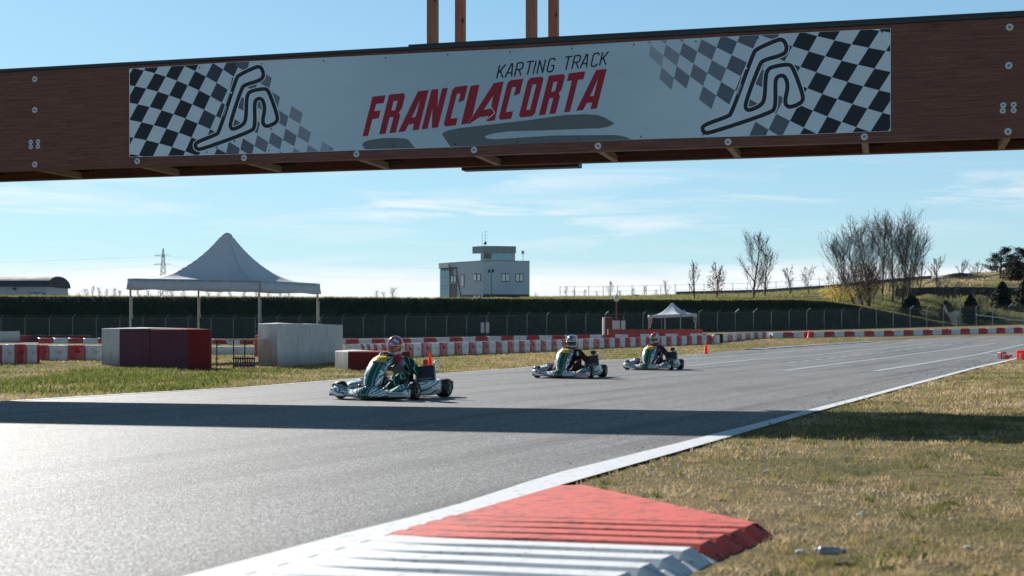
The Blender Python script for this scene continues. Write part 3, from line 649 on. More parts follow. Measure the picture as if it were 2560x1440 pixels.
# ---------------------------------------------------------------- striped barriers
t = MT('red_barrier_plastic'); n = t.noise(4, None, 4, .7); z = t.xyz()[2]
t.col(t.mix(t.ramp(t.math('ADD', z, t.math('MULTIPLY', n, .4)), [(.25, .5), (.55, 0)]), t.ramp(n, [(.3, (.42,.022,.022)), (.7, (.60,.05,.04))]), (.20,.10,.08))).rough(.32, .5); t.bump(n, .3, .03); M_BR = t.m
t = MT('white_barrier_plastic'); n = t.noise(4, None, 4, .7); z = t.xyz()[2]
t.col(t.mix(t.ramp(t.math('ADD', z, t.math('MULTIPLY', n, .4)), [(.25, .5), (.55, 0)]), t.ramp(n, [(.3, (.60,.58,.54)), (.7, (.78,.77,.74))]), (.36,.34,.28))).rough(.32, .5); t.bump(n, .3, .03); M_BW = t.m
def block_mesh(name, m, bulge=.10):
    nb_ = 6; prof = [(0, .0), (.02, .0), (.9, .0), (.97, .03), (1, .10)]; vs = []; fs = []
    for i in range(nb_+1):
        x = -.5+i/nb_; bl = bulge*(1-(2*x)**2)
        for (z, ins) in prof: vs.append((x*.985, -.5-bl+ins, z))
        for (z, ins) in prof[::-1]: vs.append((x*.985, .5-ins, z))
    m_ = len(prof)*2
    for i in range(nb_):
        for k in range(m_-1): a = i*m_+k; fs.append((a, a+m_, a+m_+1, a+1)[::-1])
    fs.append(tuple(range(m_))[::-1]); fs.append(tuple(nb_*m_+k for k in range(m_)))
    b0 = len(vs)      # low bump added to each face to give a sun glint
    for r_, y_ in ((.17,-.597),(.12,-.64),(0,-.65)):
        for a in range(10): vs.append((r_*math.cos(a*.6283), y_, .70+r_*1.1*math.sin(a*.6283)))
    for q in range(2):
        for a in range(10): fs.append((b0+q*10+a, b0+q*10+(a+1)%10, b0+(q+1)*10+(a+1)%10, b0+(q+1)*10+a))
    me = bpy.data.meshes.new(name); me.from_pydata(vs, [], fs); me.materials.append(m); me.update()
    me.polygons.foreach_set('use_smooth', [len(p.vertices) == 4 for p in me.polygons]); return me
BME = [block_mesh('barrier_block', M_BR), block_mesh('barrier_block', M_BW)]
# make normals consistent
for me in BME:
    b_ = bmesh.new(); b_.from_mesh(me); bmesh.ops.recalc_face_normals(b_, faces=b_.faces); b_.to_mesh(me); b_.free()
def run(label, pts, h, d=.5, bounds=None, width=None, first=0, hgt=None):
    """barrier run through ground points seen at photo pixels; block ends at the listed pixel columns"""
    P_ = [G(*p) for p in pts]; root = empty('striped_barrier', label, 'barrier', P_[0])
    if bounds is None:
        bounds = [pts[0][0]]
        while bounds[-1] < pts[-1][0]: bounds.append(bounds[-1]+width(bounds[-1]))
    dense = np.array([[*P_[i].lerp(P_[i+1], k/40)] for i in range(len(P_)-1) for k in range(40)]+[[*P_[-1]]]); px = 1280+F*dense[:, 0]/dense[:, 1]
    for k in range(len(bounds)-1):
        a = np.array([np.interp(bounds[k], px, dense[:, q]) for q in range(3)]); b = np.array([np.interp(bounds[k+1], px, dense[:, q]) for q in range(3)])
        c_ = (a+b)/2; l = float(np.linalg.norm((b-a)[:2])); r = math.atan2(b[1]-a[1], b[0]-a[0])
        nrm = Vector((-math.sin(r), math.cos(r), 0))*d/2
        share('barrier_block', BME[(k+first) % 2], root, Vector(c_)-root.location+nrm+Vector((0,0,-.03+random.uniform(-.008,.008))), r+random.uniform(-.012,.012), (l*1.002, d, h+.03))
    return root
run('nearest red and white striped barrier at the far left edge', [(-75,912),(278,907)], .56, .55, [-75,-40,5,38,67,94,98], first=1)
run('short red and white barrier ending at the tall block with the shaded red side', [(97,902),(262,901)], .50, .5, [97,123,170.5,213.5,262], first=0)
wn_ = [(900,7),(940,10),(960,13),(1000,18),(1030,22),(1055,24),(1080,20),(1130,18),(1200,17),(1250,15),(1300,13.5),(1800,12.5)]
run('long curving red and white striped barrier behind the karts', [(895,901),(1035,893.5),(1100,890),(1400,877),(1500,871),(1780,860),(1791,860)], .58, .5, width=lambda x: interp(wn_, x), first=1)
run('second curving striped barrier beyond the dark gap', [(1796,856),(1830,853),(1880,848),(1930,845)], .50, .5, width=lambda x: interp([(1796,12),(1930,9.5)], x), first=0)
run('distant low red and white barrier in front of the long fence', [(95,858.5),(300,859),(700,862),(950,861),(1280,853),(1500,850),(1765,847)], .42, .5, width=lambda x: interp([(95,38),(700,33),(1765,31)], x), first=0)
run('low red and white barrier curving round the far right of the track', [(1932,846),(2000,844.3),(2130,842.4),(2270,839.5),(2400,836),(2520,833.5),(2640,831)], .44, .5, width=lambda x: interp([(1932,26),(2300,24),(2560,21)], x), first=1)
b = MB()
for k in range(5): b.lathe([(.16,0),(.3,0),(.32,.06),(.3,.12),(.16,.12)], 14, Matrix.Translation((0,0,.125*k)), close=True)
tw = b.build('tyre_stack', simple('tyre_rubber', (.012,.013,.014), .7), loc=G(1795, 858)+Vector((.1,.5,0))); tag(tw, 'stack of black tyres in the gap between two striped barriers', 'tyres')

# ---------------------------------------------------------------- big foam blocks
def cover(name, c, c2, r=.55):
    t = MT(name); v = t.noise(3.5, t.map((6, 6, .35)), 5, .75); n = t.noise(1.6, None, 4, .6); z = t.xyz()[2]
    dirt = t.ramp(t.math('SUBTRACT', t.math('ADD', .55, t.math('MULTIPLY', v, .4)), z), [(.25, 0), (.75, .75)])
    k = t.mix(t.ramp(v, [(.50, 0), (.66, .55)]), t.ramp(n, [(.3, tuple(x*.85 for x in c)), (.7, c)]), c2)
    t.col(t.mix(dirt, k, c2)).rough(.85, .03); t.bump(n, .2, .05); return t.m
M_CW = cover('white_pvc_cover', (.66,.67,.66), (.16,.16,.15)); M_CR = cover('red_pvc_cover', (.24,.035,.032), (.10,.03,.035))
M_CR_SHADE = cover('shaded_red_cover', (.135,.058,.085), (.085,.05,.07))  # red cover again, its shade painted in as purple
def foam(px, h, label, ms, depth=1.2, name='foam_block', top=.03):
    """prism on the footprint a-b-c (near corners from photo pixels), back corners completed as a parallelogram"""
    pts = [G(*p) if isinstance(p, tuple) else p for p in px]
    root = empty(name, label, 'barrier block', pts[0]); o0 = pts[0]; n = len(pts); b_ = bmesh.new()
    zb = min(p.z for p in pts)-.05
    lo = [b_.verts.new(Vector((p.x, p.y, zb))-o0) for p in pts]; hi = [b_.verts.new(Vector((p.x, p.y, o0.z+h))-o0) for p in pts]
    cp = sum((v.co for v in hi), Vector())/n; cv_ = b_.verts.new(cp+Vector((0,0,top)))
    for i in range(n):
        j = (i+1) % n; f = b_.faces.new((lo[i], lo[j], hi[j], hi[i])); f.material_index = ms[1][i] if i < len(ms[1]) else 0; b_.faces.new((hi[i], hi[j], cv_))
    b_.faces.new(lo[::-1]); bmesh.ops.recalc_face_normals(b_, faces=b_.faces)
    me = bpy.data.meshes.new('cover'); b_.to_mesh(me); b_.free()
    for q in ms[0]: me.materials.append(q)
    o = bpy.data.objects.new('cover', me); C.objects.link(o); o.parent = root; bevel(o, .03, 3); return root
a, b_, c_ = gv(-11.72,40.6), gv(-10.9,39.5), gv(-9.69,38.0)
foam([a, b_, c_, gv(-9.0,39.6), gv(-10.6,41.8)], 1.05, 'tall foam block with a white end and faded red side in painted purple shade left of the marquee', ([M_CW, M_CR_SHADE], [0, 1, 1, 1, 1]))
a, b_, c_ = gv(-9.68,37.99), gv(-8.38,36.8), gv(-7.91,37.2)
foam([a, b_, c_, gv(-8.3,39.3), gv(-8.9,39.6)], 1.06, 'tall foam block with a faded red side in painted purple shade and red end under the marquee', ([M_CR, M_CR_SHADE], [1, 0, 0, 0, 0]))
a, b_ = G(645,917), G(694,919); c_ = Vector((-5.55, 44.2, .05)); c2 = Vector((-5.66, 47.6, .05)); d_ = Vector((a.x-b_.x, a.y-b_.y, 0))
b_ = Vector((b_.x, b_.y, 0))
m1 = b_.lerp(c2, .28); foam([a, b_, m1, m1+d_*1.1], 1.24, 'tall grubby white foam block at the right of the folding table', ([M_CW], []))
m1b = b_.lerp(c2, .282); foam([m1b, c2, c2+d_*1.3, m1b+d_*1.3], 1.26, 'longer stained white foam block right behind the low red block', ([M_CW], []))
a, b_, c_ = G(833,922), G(837,923), G(870,926)
lw = [G(870.5,926), G(966,928)]; dd = Vector((.5, 1.6, 0))
foam([b_, c_, c_+dd, b_+dd], .50, 'small white block end of the low barrier left of the first kart', ([M_CW], []), name='low_block')
foam([lw[0], lw[1], lw[1]+dd, lw[0]+dd], .49, 'low dark red block directly behind the first kart', ([M_CR], []), name='low_block')
foam([G(1520,847.5), G(1757,846.5), G(1757,846.5)+Vector((0,1.4,0)), G(1520,847.5)+Vector((0,1.4,0))], .80, 'long low brick red wall under the small white tent', ([simple('brick_red_wall', (.26,.055,.05), .6, .25, 1.5)], []), name='red_wall', top=.0)
WP = lambda px, Z, d=0: gv((px-1280)/F*Z, Z+d)
foam([WP(38,119), WP(218,120), WP(218,120,1.2), WP(38,119,1.2)], .58, 'low dark red wall before the fence at far left', ([simple('maroon_wall', (.11,.02,.03), .6)], []), name='red_wall', top=0)
foam([WP(-60,117), WP(37,117), WP(37,117,1.2), WP(-60,117,1.2)], .92, 'pale blue white block before the fence at the left edge', ([M_CW], []), name='white_block', top=0)
foam([G(520,887), G(642,887), G(642,887)+Vector((0,1.0,0)), G(520,887)+Vector((0,1.0,0))], .36, 'low white barrier seen under the folding table', ([M_BW], []), name='low_barrier', top=0)
foam([G(636,893), G(650,893), G(650,893)+Vector((0,.8,0)), G(636,893)+Vector((0,.8,0))], .88, 'narrow red block peeping out left of the white block', ([M_BR], []), name='red_block', top=.02)
# red cabin post with white boards, behind the striped barriers
Z_ = 113.; q = W(1508, 838, Z_); gx = G(1508, 846)
foam([G(1513,847), G(1531,847), G(1531,847)+Vector((0,.9,0)), G(1513,847)+Vector((0,.9,0))], 1.80, 'upright dark red block beside the white notice boards', ([simple('dark_red_panel', (.14,.03,.035), .6), M_BW], [0]), name='red_pillar', top=0)
foam([G(1507.5,847), G(1512.7,847), G(1512.7,847)+Vector((0,.9,0)), G(1507.5,847)+Vector((0,.9,0))], 1.78, 'narrow pale post on the left edge of the dark red pillar', ([M_BW], []), name='pale_post', top=0)
nb_ = empty('notice_board', 'dark red frame holding two white boards left of the small tent', 'notice board', G(1548, 846)+Vector((0,1.6,0)))
def pxm(p, Z): return p*Z/F
Zb = nb_.location.y; X0 = nb_.location.x; zof = nb_.location.z
def lp_(x, y): q = W(x, y, Zb); return (q.x-X0, 0, q.z-zof)
for (x0, x1) in ((1530.5,1549.5), (1553,1563)):
    a, b_ = lp_(x0, 824), lp_(x1, 801.5); MB().box((a[0],-.05,a[2]), (b_[0],-.01,b_[2])).build('board', M_CW, nb_)
a, b_ = lp_(1529, 801), lp_(1552, 798); MB().box((a[0],-.07,a[2]), (b_[0],.02,b_[2])).build('frame', simple('dark_red_panel', (.14,.03,.035), .6), nb_)
for x in (1529.5, 1551.3, 1564): a = lp_(x, 801); MB().box((a[0]-.03,-.04,0), (a[0]+.03,.03,a[2])).build('post', simple('dark_red_panel', (.14,.03,.035), .6), nb_)
lp2 = empty('signal_lamp', 'white lantern on a tall thin red pole above the notice boards', 'lamp', G(1546, 846)+Vector((0,2.2,0))); hp = W(1546, 752, lp2.location.y).z-lp2.location.z
MB().tube([(0,0,0),(0,0,hp)], .05, 8).build('pole', simple('pole_red', (.22,.03,.03), .5), lp2)
MB().lathe([(.0,hp-.1),(.14,hp-.05),(.20,hp+.1),(.20,hp+.38),(.12,hp+.45),(.05,hp+.5),(.03,hp+.65),(0,hp+.66)], 12).build('lantern', M_CW, lp2, True)

# ---------------------------------------------------------------- marquee
M_TENT = simple('white_tent_fabric', (.56,.62,.68), .7, .06, 1.2, .2, 0, .2, 3, .14); M_POLE = simple('tent_pole', (.42,.40,.34), .5, .15, 4, .5, .3)
def marquee(label, ZL, cor, tops, val, peak, hgt0, root_px, cap_r, extra=False, flap=.0, sag=.5):
    """cor: plan corners L, C, R, B in metres (world); tops: eave top heights; peak: world point"""
    root = empty('marquee', label, 'tent', root_px); o0 = root.location; c4 = [Vector((x, y, z))-o0 for (x, y), z in zip(cor, tops)]; pk = peak-o0
    n = 14; vs = []; fs = []; order = c4
    rim = []
    for e in range(4):
        for k in range(n): rim.append(order[e].lerp(order[(e+1) % 4], k/n))
    m_ = 16; N_ = len(rim)
    for r in range(m_+1):
        f = r/m_; hh = f*(1-sag)+sag*f*f*f if sag < .6 else f**2.1
        hh = .05*f+.95*f**2.5
        for k, p in enumerate(rim):
            q = p.lerp(Vector((pk.x, pk.y, p.z)), f*.93); crease = 1-abs(((k % n)/n)*2-1); q.z = p.z+(pk.z-p.z)*hh-.10*math.sin(math.pi*f)*(crease)*0.5*(1 if f < .6 else .6)
            vs.append(q)
    for r in range(m_):
        for k in range(N_): fs.append((r*N_+k, r*N_+(k+1) % N_, (r+1)*N_+(k+1) % N_, (r+1)*N_+k))
    mk('roof_canopy', vs, fs, M_TENT, root, True)
    b = MB(); b.lathe([(cap_r*1.15,-cap_r*.9),(cap_r*1.25,-cap_r*.5),(cap_r*1.15,0),(cap_r*.8,cap_r*.45),(cap_r*.3,cap_r*.65),(0,cap_r*.7)], 16, Matrix.Translation(pk+Vector((0,0,cap_r*.25)))); b.build('roof_cap', M_TENT, root, True)
    for e in range(4):
        a, b2 = c4[e], c4[(e+1) % 4]; vs = []; fs = []; out = (a+b2)/2-sum(c4, Vector())/4; out.z = 0; out.normalize(); K = 18
        for k in range(K+1):
            p = a.lerp(b2, k/K)+out*.01; w_ = .012*math.sin(k*1.9+e); vs += [p+Vector((0,0,.03)), p+out*(.03+w_)+Vector((0,0,-val*.5)), p+out*(.05-w_)+Vector((0,0,-val+.02*math.sin(k*.7)))]
        for k in range(K): fs += [(k*3,k*3+1,k*3+4,k*3+3),(k*3+1,k*3+2,k*3+5,k*3+4)]
        o = mk('valance', vs, fs, M_TENT, root, True); sd = o.modifiers.new('thickness', 'SOLIDIFY'); sd.thickness = .006
        MB().tube([a+Vector((0,0,-.02)), b2+Vector((0,0,-.02))], .03, 6).build('eave_rail', M_POLE, root)
    for e in range(4):
        p = c4[e]; z0 = float(gh(p.x+o0.x, p.y+o0.y))-o0.z; cc_ = (sum(c4, Vector())/4-p); cc_.z = 0; q = p+cc_.normalized()*.08
        MB().tube([(q.x, q.y, z0), (q.x, q.y, p.z-.03)], .035, 8).build('pole', M_POLE, root)
        if extra: MB().tube([(q.x+.06, q.y, p.z-.6), (q.x+.05, q.y, p.z-1.1), (q.x+.08, q.y, p.z-1.3)], .012, 5).build('tie_strap', M_CW, root)
    return root, c4
ZL = 47.0; pL = Vector((-.270*ZL, ZL)); p_, q_ = .0977*ZL, .0275*ZL
cs = [(pL.x, pL.y), (pL.x+p_, pL.y-q_), (pL.x+p_+q_, pL.y-q_+p_), (pL.x+q_, pL.y+p_)]
def zt_(px, y, Z): return H-(y-HY)/F*Z
tp = [zt_(0,698,cs[0][1]), zt_(0,703,cs[1][1]), zt_(0,711,cs[2][1]), zt_(0,704,cs[3][1])]
ctr = Vector((sum(c[0] for c in cs)/4, sum(c[1] for c in cs)/4, 0)); pk = Vector(((567-1280)/F*ctr.y, ctr.y, zt_(0,593,ctr.y)))
mq, c4 = marquee('large white marquee with peaked roof standing behind the tall foam blocks', ZL, cs, tp, .34, pk, 0, Vector((ctr.x, ctr.y, float(gh(ctr.x, ctr.y)))), .17, True)
for e in range(2):
    a, b2 = c4[e], c4[e+1]; K = 14 if e == 0 else 9; om = None
    for k in range(1, K):
        p = a.lerp(b2, k/K); o = MB().box((-.015,-.03,-.012), (.015,.0,.012)).build('lacing_eyelet', M_FLASH, mq) if om is None else share('lacing_eyelet', om, mq); om = o.data; o.location = p+Vector((.03*(e), -.015, -.02))
# small tent
Z_ = 120.; gz = G(1680, 847).z; cs2 = [((1620-1280)/F*Z_, Z_), ((1702-1280)/F*(Z_-2.2), Z_-2.2), ((1742-1280)/F*(Z_+.6), Z_+.6), ((1662-1280)/F*(Z_+2.9), Z_+2.9)]
tp2 = [zt_(0,789,Z_), zt_(0,785.5,Z_-2.2), zt_(0,784.5,Z_+.6), zt_(0,788,Z_+2.9)]; cx = sum(c[0] for c in cs2)/4; cy = sum(c[1] for c in cs2)/4
m2, c42 = marquee('small white pop up tent above the long red wall', Z_, cs2, tp2, .22, Vector(((1681-1280)/F*cy, cy, zt_(0,760,cy))), 0, Vector((cx, cy, gz)), .10)
def placard(x, y0, y1, Z, label):
    r = empty('placard', label, 'sign', W(x, y1, Z)); h = (y1-y0)*Z/F
    MB().box((-.15,-.03,0), (.15,.0,h)).build('board', M_CW, r); MB().lathe([(.0,0),(.10,0),(.10,-.004),(0,-.005)], 14, Matrix.Translation((0,-.036,h*.62)) @ Matrix.Rotation(math.pi/2, 4, 'X')).build('red_disc', M_BR, r)
    MB().tube([(0,.02,-(820-y1)*Z/F), (0,.02,h)], .03, 6).build('post', M_POLE, r)
placard(1626, 796, 808, 116., 'small white placard with a red mark at the left of the small tent'); placard(1738, 792, 806, 119., 'small white placard with a red mark at the right of the small tent')

# folding table and slatted rack
tb = empty('folding_table', 'folding trestle table standing between the two tall foam blocks', 'table', G(590, 918)); o0 = tb.location
M_DG = simple('dark_green_steel', (.015,.03,.03), .5); TH = W(0, 847.5, o0.y).z-o0.z
xa, xb = W(522, 900, o0.y).x-o0.x, W(655, 900, o0.y).x-o0.x
bevel(MB().box((xa,-.28,TH-.03), (xb,.28,TH)).build('table_top', simple('table_board', (.42,.36,.28), .5), tb), .006)
for x in (542, 584, 612):
    q = W(x, 900, o0.y).x-o0.x
    for yy in (0,): MB().tube([(q, yy, 0), (q, yy, TH-.03)], .020, 6).build('leg', M_DG, tb)
    MB().tube([(q,-.2,.25), (q,.2,.25)], .012, 6).build('stretcher', M_DG, tb)
for x0, x1 in ((545,583),(614,640)):
    a = W(x0, 900, o0.y).x-o0.x; b2 = W(x1, 900, o0.y).x-o0.x
    MB().tube([(a,-.2,TH-.18),(b2,-.2,TH-.04)], .010, 5).build('brace', M_DG, tb); MB().tube([(a,-.2,TH-.06),(b2,-.2,TH-.16)], .010, 5).build('brace', M_DG, tb)
rk = empty('slatted_rack', 'low rack of upright dark blue slats on the ground under the table', 'rack', G(610, 922)); o0 = rk.location
xa, xb = W(584, 900, o0.y).x-o0.x, W(636, 900, o0.y).x-o0.x; hz_ = W(0, 891, o0.y).z-o0.z; sm = None
for k in range(10):
    x = xa+(xb-xa)*k/9; o = MB().box((-.013,-.03,.03), (.013,.03,hz_)).build('slat', simple('blue_slat', (.02,.045,.08), .5), rk) if sm is None else share('slat', sm, rk); sm = o.data; o.location = (x, 0, 0)
for z in (.06, hz_-.08): MB().box((xa-.02,.032,z), (xb+.02,.05,z+.04)).build('rail', M_DG, rk)
for x in (xa, (xa+xb)/2): MB().box((x-.03,-.08,0), (x+.03,.1,.03)).build('foot', M_DG, rk)
# ---------------------------------------------------------------- chain link fence
fu = Vector((.9606, .278)); f0 = Vector((-46, 128)); SP = 2.06
M_POST = simple('fence_post_steel', (.17,.19,.20), .45, .2, 6, .5, .4)
fence = empty('chain_link_fence', 'long chain link fence with bent topped steel posts before the dark embankment', 'fence', gv(f0.x, f0.y))
bm_ = MB(); bm_.tube([(0,0,-.1),(0,0,2.0),(.0,0,2.05)], .036, 6); bm_.tube([(0,0,2.03),(.16,-.16,2.18),(.32,-.30,2.36)], .042, 6); pme = None
gaps = 0
for k in range(-12, 70):
    p = f0+fu*SP*k; px = 1280+F*p.x/p.y
    if px > 2760: break
    if 2175 < px < 2325 or 2362 < px < 2395: pass
    o = bm_.build('post', M_POST, fence) if pme is None else share('post', pme, fence); pme = o.data
    o.location = gv(p.x, p.y)-fence.location; o.rotation_euler = (random.uniform(-.02,.02), random.uniform(-.02,.02), random.uniform(-.2,.2))
t = MT('chain_link_wire'); P = t.pos(); x_ = t.xyz(P)
u_ = t.math('ADD', t.math('MULTIPLY', x_[0], 1.04), x_[2]); v_ = t.math('SUBTRACT', t.math('MULTIPLY', x_[0], 1.04), x_[2])
def wire(q): return t.math('LESS_THAN', t.math('ABSOLUTE', t.math('SUBTRACT', t.math('FRACT', t.math('MULTIPLY', q, 12)), .5)), .045)
al = t.math('MAXIMUM', wire(u_), wire(v_)); t.col((.16,.19,.20)).rough(.5, .4); t.l.new(al, t.b.inputs['Alpha']); M_WIRE = t.m
vs = []; fs = []; K = 84
for k in range(K+1):
    p = f0+fu*SP*(k-12); z = float(gh(p.x, p.y)); vs += [(p.x, p.y-.05, z+.02), (p.x, p.y-.05, z+2.02), (p.x+.3, p.y-.35, z+2.34)]
for k in range(K): fs += [(k*3,k*3+3,k*3+4,k*3+1),(k*3+1,k*3+4,k*3+5,k*3+2)]
vs = [Vector(v)-fence.location for v in vs]; mk('wire_mesh', vs, fs, M_WIRE, fence)
for dz, nm in ((2.03, 'top_wire'), (.08, 'bottom_wire')):
    MB().tube([gv(*(f0+fu*SP*(k-12)), dz)-fence.location+Vector((0,-.05,0)) for k in range(K+1)], .014, 4).build(nm, M_POST, fence)
ds = empty('double_notice', 'two pale narrow boards side by side on the middle of the fence', 'sign', W(1212, 832, 136.5)); Zs = 136.5/F
for x0 in (1202, 1214.5): MB().box(((x0-1212)*Zs,-.03,0), ((x0+8.5-1212)*Zs,0,26*Zs)).build('board', simple('grey_white_board', (.40,.45,.48), .5), ds)
# torn netting on two posts
t = MT('torn_net'); t.col((.55,.58,.6)).rough(.7); q = t.noise(22, t.co('Object'), 2, .8); t.l.new(t.math('GREATER_THAN', q, .56), t.b.inputs['Alpha']); M_NET = t.m
Zn = 153.; nt = empty('torn_netting', 'torn pale netting sagging in a V from the right hand fence posts', 'netting', W(2392, 815, Zn)); q0 = nt.location
pl = [(2358,757),(2365,775),(2372,783),(2386,779),(2398,778),(2392,815),(2386,816),(2374,795),(2364,782)]
vv = [W(x, y, Zn+.4*math.sin(i*2.1))-q0 for i, (x, y) in enumerate(pl)]; mk('net', vv+[v+Vector((0,.05,0)) for v in vv], [tuple(range(9)), tuple(range(17,8,-1))]+[(i,(i+1)%9,9+(i+1)%9,9+i) for i in range(9)], M_NET, nt)
MB().tube([W(2440,787,154)-q0, W(2500,794,154)-q0, W(2530,800,153)-q0, W(2600,801,152)-q0], .05, 5).build('hanging_cord', M_CW, nt)

# ---------------------------------------------------------------- embankment (grass bank behind the fence, darkened in colour as shade)
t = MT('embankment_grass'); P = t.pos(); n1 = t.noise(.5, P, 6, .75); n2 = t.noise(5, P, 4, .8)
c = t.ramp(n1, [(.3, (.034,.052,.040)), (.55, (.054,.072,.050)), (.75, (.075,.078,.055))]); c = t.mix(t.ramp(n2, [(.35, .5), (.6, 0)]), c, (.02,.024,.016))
t.col(c).rough(.95, .03); t.bump(n2, 1, .25); M_BANK = t.m; M_BANKB = simple('shaded_bank_blades', (.052,.070,.048), .95, .4, .3, .05)  # bank and blade greens darkened to paint in the slope's shade
topl = [(-400,742),(0,742),(600,744),(1100,747),(1500,748.5),(1750,751),(1980,750),(2060,753),(2130,763),(2200,776),(2300,797),(2400,817),(2450,825),(2600,827)]
cols_ = list(range(-400, 2601, 12)); vs = []; R = 14
def fZ(x): k = (x-1280)/F; return (f0.y+.2894*46)/(1-.2894*k)
for x in cols_:
    Zf = fZ(x)+.9; kx = (x-1280)/F; zt0 = interp(topl, x)+random.uniform(-.6,.6); z0 = float(gh(kx*Zf, Zf))-.1; hh_ = max(.3, (H-(zt0-HY)/F*(Zf+8))-z0); Zt = Zf+1.2+1.25*hh_
    zt1 = H-(zt0-HY)/F*Zt
    for r in range(R):
        f = r/(R-4) if r <= R-4 else 1
        Zr = Zf+(Zt-Zf)*f; zr = z0+(zt1-z0)*(1-(1-f)**1.25)+random.uniform(-.06,.06)*(0 < f < 1)
        if r > R-4: e = r-(R-4); Zr = Zt+(.8, 4, 14)[e-1]; zr = zt1-(.02, .5, 3.5)[e-1]
        vs.append((kx*Zr, Zr, zr))
fs = [(i*R+r, (i+1)*R+r, (i+1)*R+r+1, i*R+r+1) for i in range(len(cols_)-1) for r in range(R-1)]
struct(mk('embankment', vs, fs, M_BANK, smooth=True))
V_ = np.array(vs).reshape(len(cols_), R, 3)
def on_bank(n, r0, r1):
    i = rng.uniform(0, len(cols_)-1.001, n); r = rng.uniform(r0, r1, n); a = i.astype(int); b = r.astype(int); fi = (i-a)[:, None]; fr_ = (r-b)[:, None]; b2 = np.minimum(b+1, R-1)
    return (V_[a,b]*(1-fi)+V_[a+1,b]*fi)*(1-fr_)+(V_[a,b2]*(1-fi)+V_[a+1,b2]*fi)*fr_
p = on_bank(50000, 0, R-4.2); bg_ = blades('bank_grass', p[:,0], p[:,1], p[:,2], .10+.15*rng.random(len(p)), .07, rng.random(len(p))); bg_.data.materials[0] = M_BANKB; stuff(bg_, 'grass coloured dark as if shaded covering the embankment slope', 'grass')
p = on_bank(22000, R-4.15, R-2.9); stuff(blades('bank_grass', p[:,0], p[:,1], p[:,2], .10+.16*rng.random(len(p)), .06, .15+.4*rng.random(len(p))), 'sunlit grass fringe along the top of the embankment', 'grass')

# ---------------------------------------------------------------- hill behind on the right
t = MT('hill_grass'); P = t.pos(); n1 = t.noise(.16, P, 6, .7); n2 = t.noise(1.5, P, 4, .8)
c = t.ramp(n1, [(.32, (.05,.06,.025)), (.48, (.11,.13,.035)), (.6, (.15,.14,.055)), (.75, (.13,.09,.06))]); c = t.mix(t.ramp(n2, [(.3, .6), (.55, 0)]), c, (.06,.05,.03))
t.col(c).rough(.95, .08); t.bump(n2, .9, .4); M_HILL = t.m
hx = [1180,1350,1500,1700,1900,2060,2200,2330,2450,2560,2760]
rows = [(163, [800]*7+[822,830,830,830]), (172, [790]*6+[790,788,790,790,790]), (184, [760,760,758,757,754,752,750,742,742,745,745]), (190, [750,750,749,748,746,743,738,733,733,735,735]),
        (199, [748,748,747,745,742,738,733,729,728,729,728]), (206, [747,747,746,744,740,735,724,715,710,706,700]), (232, [745,745,744,741,736,728,716,706,697,690,684]), (262, [745,744,743,738,733,722,708,697,681,668,655]), (420, [760]*5+[745,730,715,700,690,680])]
vs = []; NX = 60
for Z, ys_ in rows:
    pass
Zr_ = np.array([r[0] for r in rows], float); TB = np.array([r[1] for r in rows], float)
def hill(x, Z):
    cc_ = [np.interp(x, hx, TB[i]) for i in range(len(rows))]; return H-(np.interp(Z, Zr_, cc_)-HY)/F*Z
hxs = np.linspace(1180, 2760, 140); hzs = np.concatenate([np.linspace(163, 262, 40), [300, 420]])
for Z in hzs:
    for x in hxs:
        vs.append(((x-1280)/F*Z, Z, float(hill(x, Z))+random.uniform(-.08,.08)+.22*math.sin(x*.05+Z*.3)*math.sin(Z*.21)))
n_ = len(hxs); struct(mk('hill', vs, [(j*n_+i, j*n_+i+1, (j+1)*n_+i+1, (j+1)*n_+i) for j in range(len(hzs)-1) for i in range(n_-1)], M_HILL, smooth=True))
def hz(x, Z, off=0): return Vector(((x-1280)/F*Z, Z, float(hill(x, Z))+off))
pp = rng.uniform([1300,164],[2600,262],(42000,2)); X = (pp[:,0]-1280)/F*pp[:,1]; zz_ = np.array([hill(a, b) for a, b in pp])
stuff(blades('hill_scrub', X, pp[:,1], zz_, .12+.4*rng.random(len(X))**3, .09, np.where((pp[:,0] > 2200) & (pp[:,1] > 192), .55, np.where(pp[:,0] > 2250, .10, .14))+.4*rng.random(len(X))), 'rough tufts of grass and scrub on the hillside', 'scrub')
# terrace road wall and fence on the hill
wl_ = MB(); K = 60
for (xa, xb, Z, y_, th, nm, lab, c) in ((2240,2760,187.5,0,1.0,'retaining_wall','long dark low retaining wall across the hillside', (.035,.04,.045)), (1690,2330,258,0,.7,'guard_rail','grey guard rail along the crest of the hill', (.10,.125,.135))):
    r = empty(nm, lab, 'wall' if nm == 'retaining_wall' else 'guard rail', hz(xa, Z)); b = MB(); vs = []; fs = []
    for k in range(K+1):
        p = hz(xa+(xb-xa)*k/K, Z)-r.location; vs += [p+Vector((0,0,-.4)), p+Vector((0,0,th)), p+Vector((0,.3,th)), p+Vector((0,.3,-.4))]
    for k in range(K): fs += [(k*4+q, k*4+4+q, k*4+4+(q+1)%4, k*4+(q+1)%4) for q in range(4)]
    mk('panel' if nm != 'retaining_wall' else 'wall', vs, fs, simple(nm+'_mat', c, .7, .25, .6), r)
hf = empty('hill_fence', 'thin post and wire fence along the crest of the hill', 'fence', hz(1400, 250)); pme = None; tw_ = []
for k in range(26):
    x = 1400+k*36; p = hz(x, 250)-hf.location; o = MB().tube([(0,0,-.2),(0,0,2.0)], .05, 5).build('post', M_POST, hf) if pme is None else share('post', pme, hf); pme = o.data; o.location = p; tw_.append(p+Vector((0,0,1.9)))
MB().tube(tw_, .025, 3).build('top_wire', M_POST, hf); MB().tube([p-Vector((0,0,.9)) for p in tw_], .02, 3).build('middle_wire', M_POST, hf)
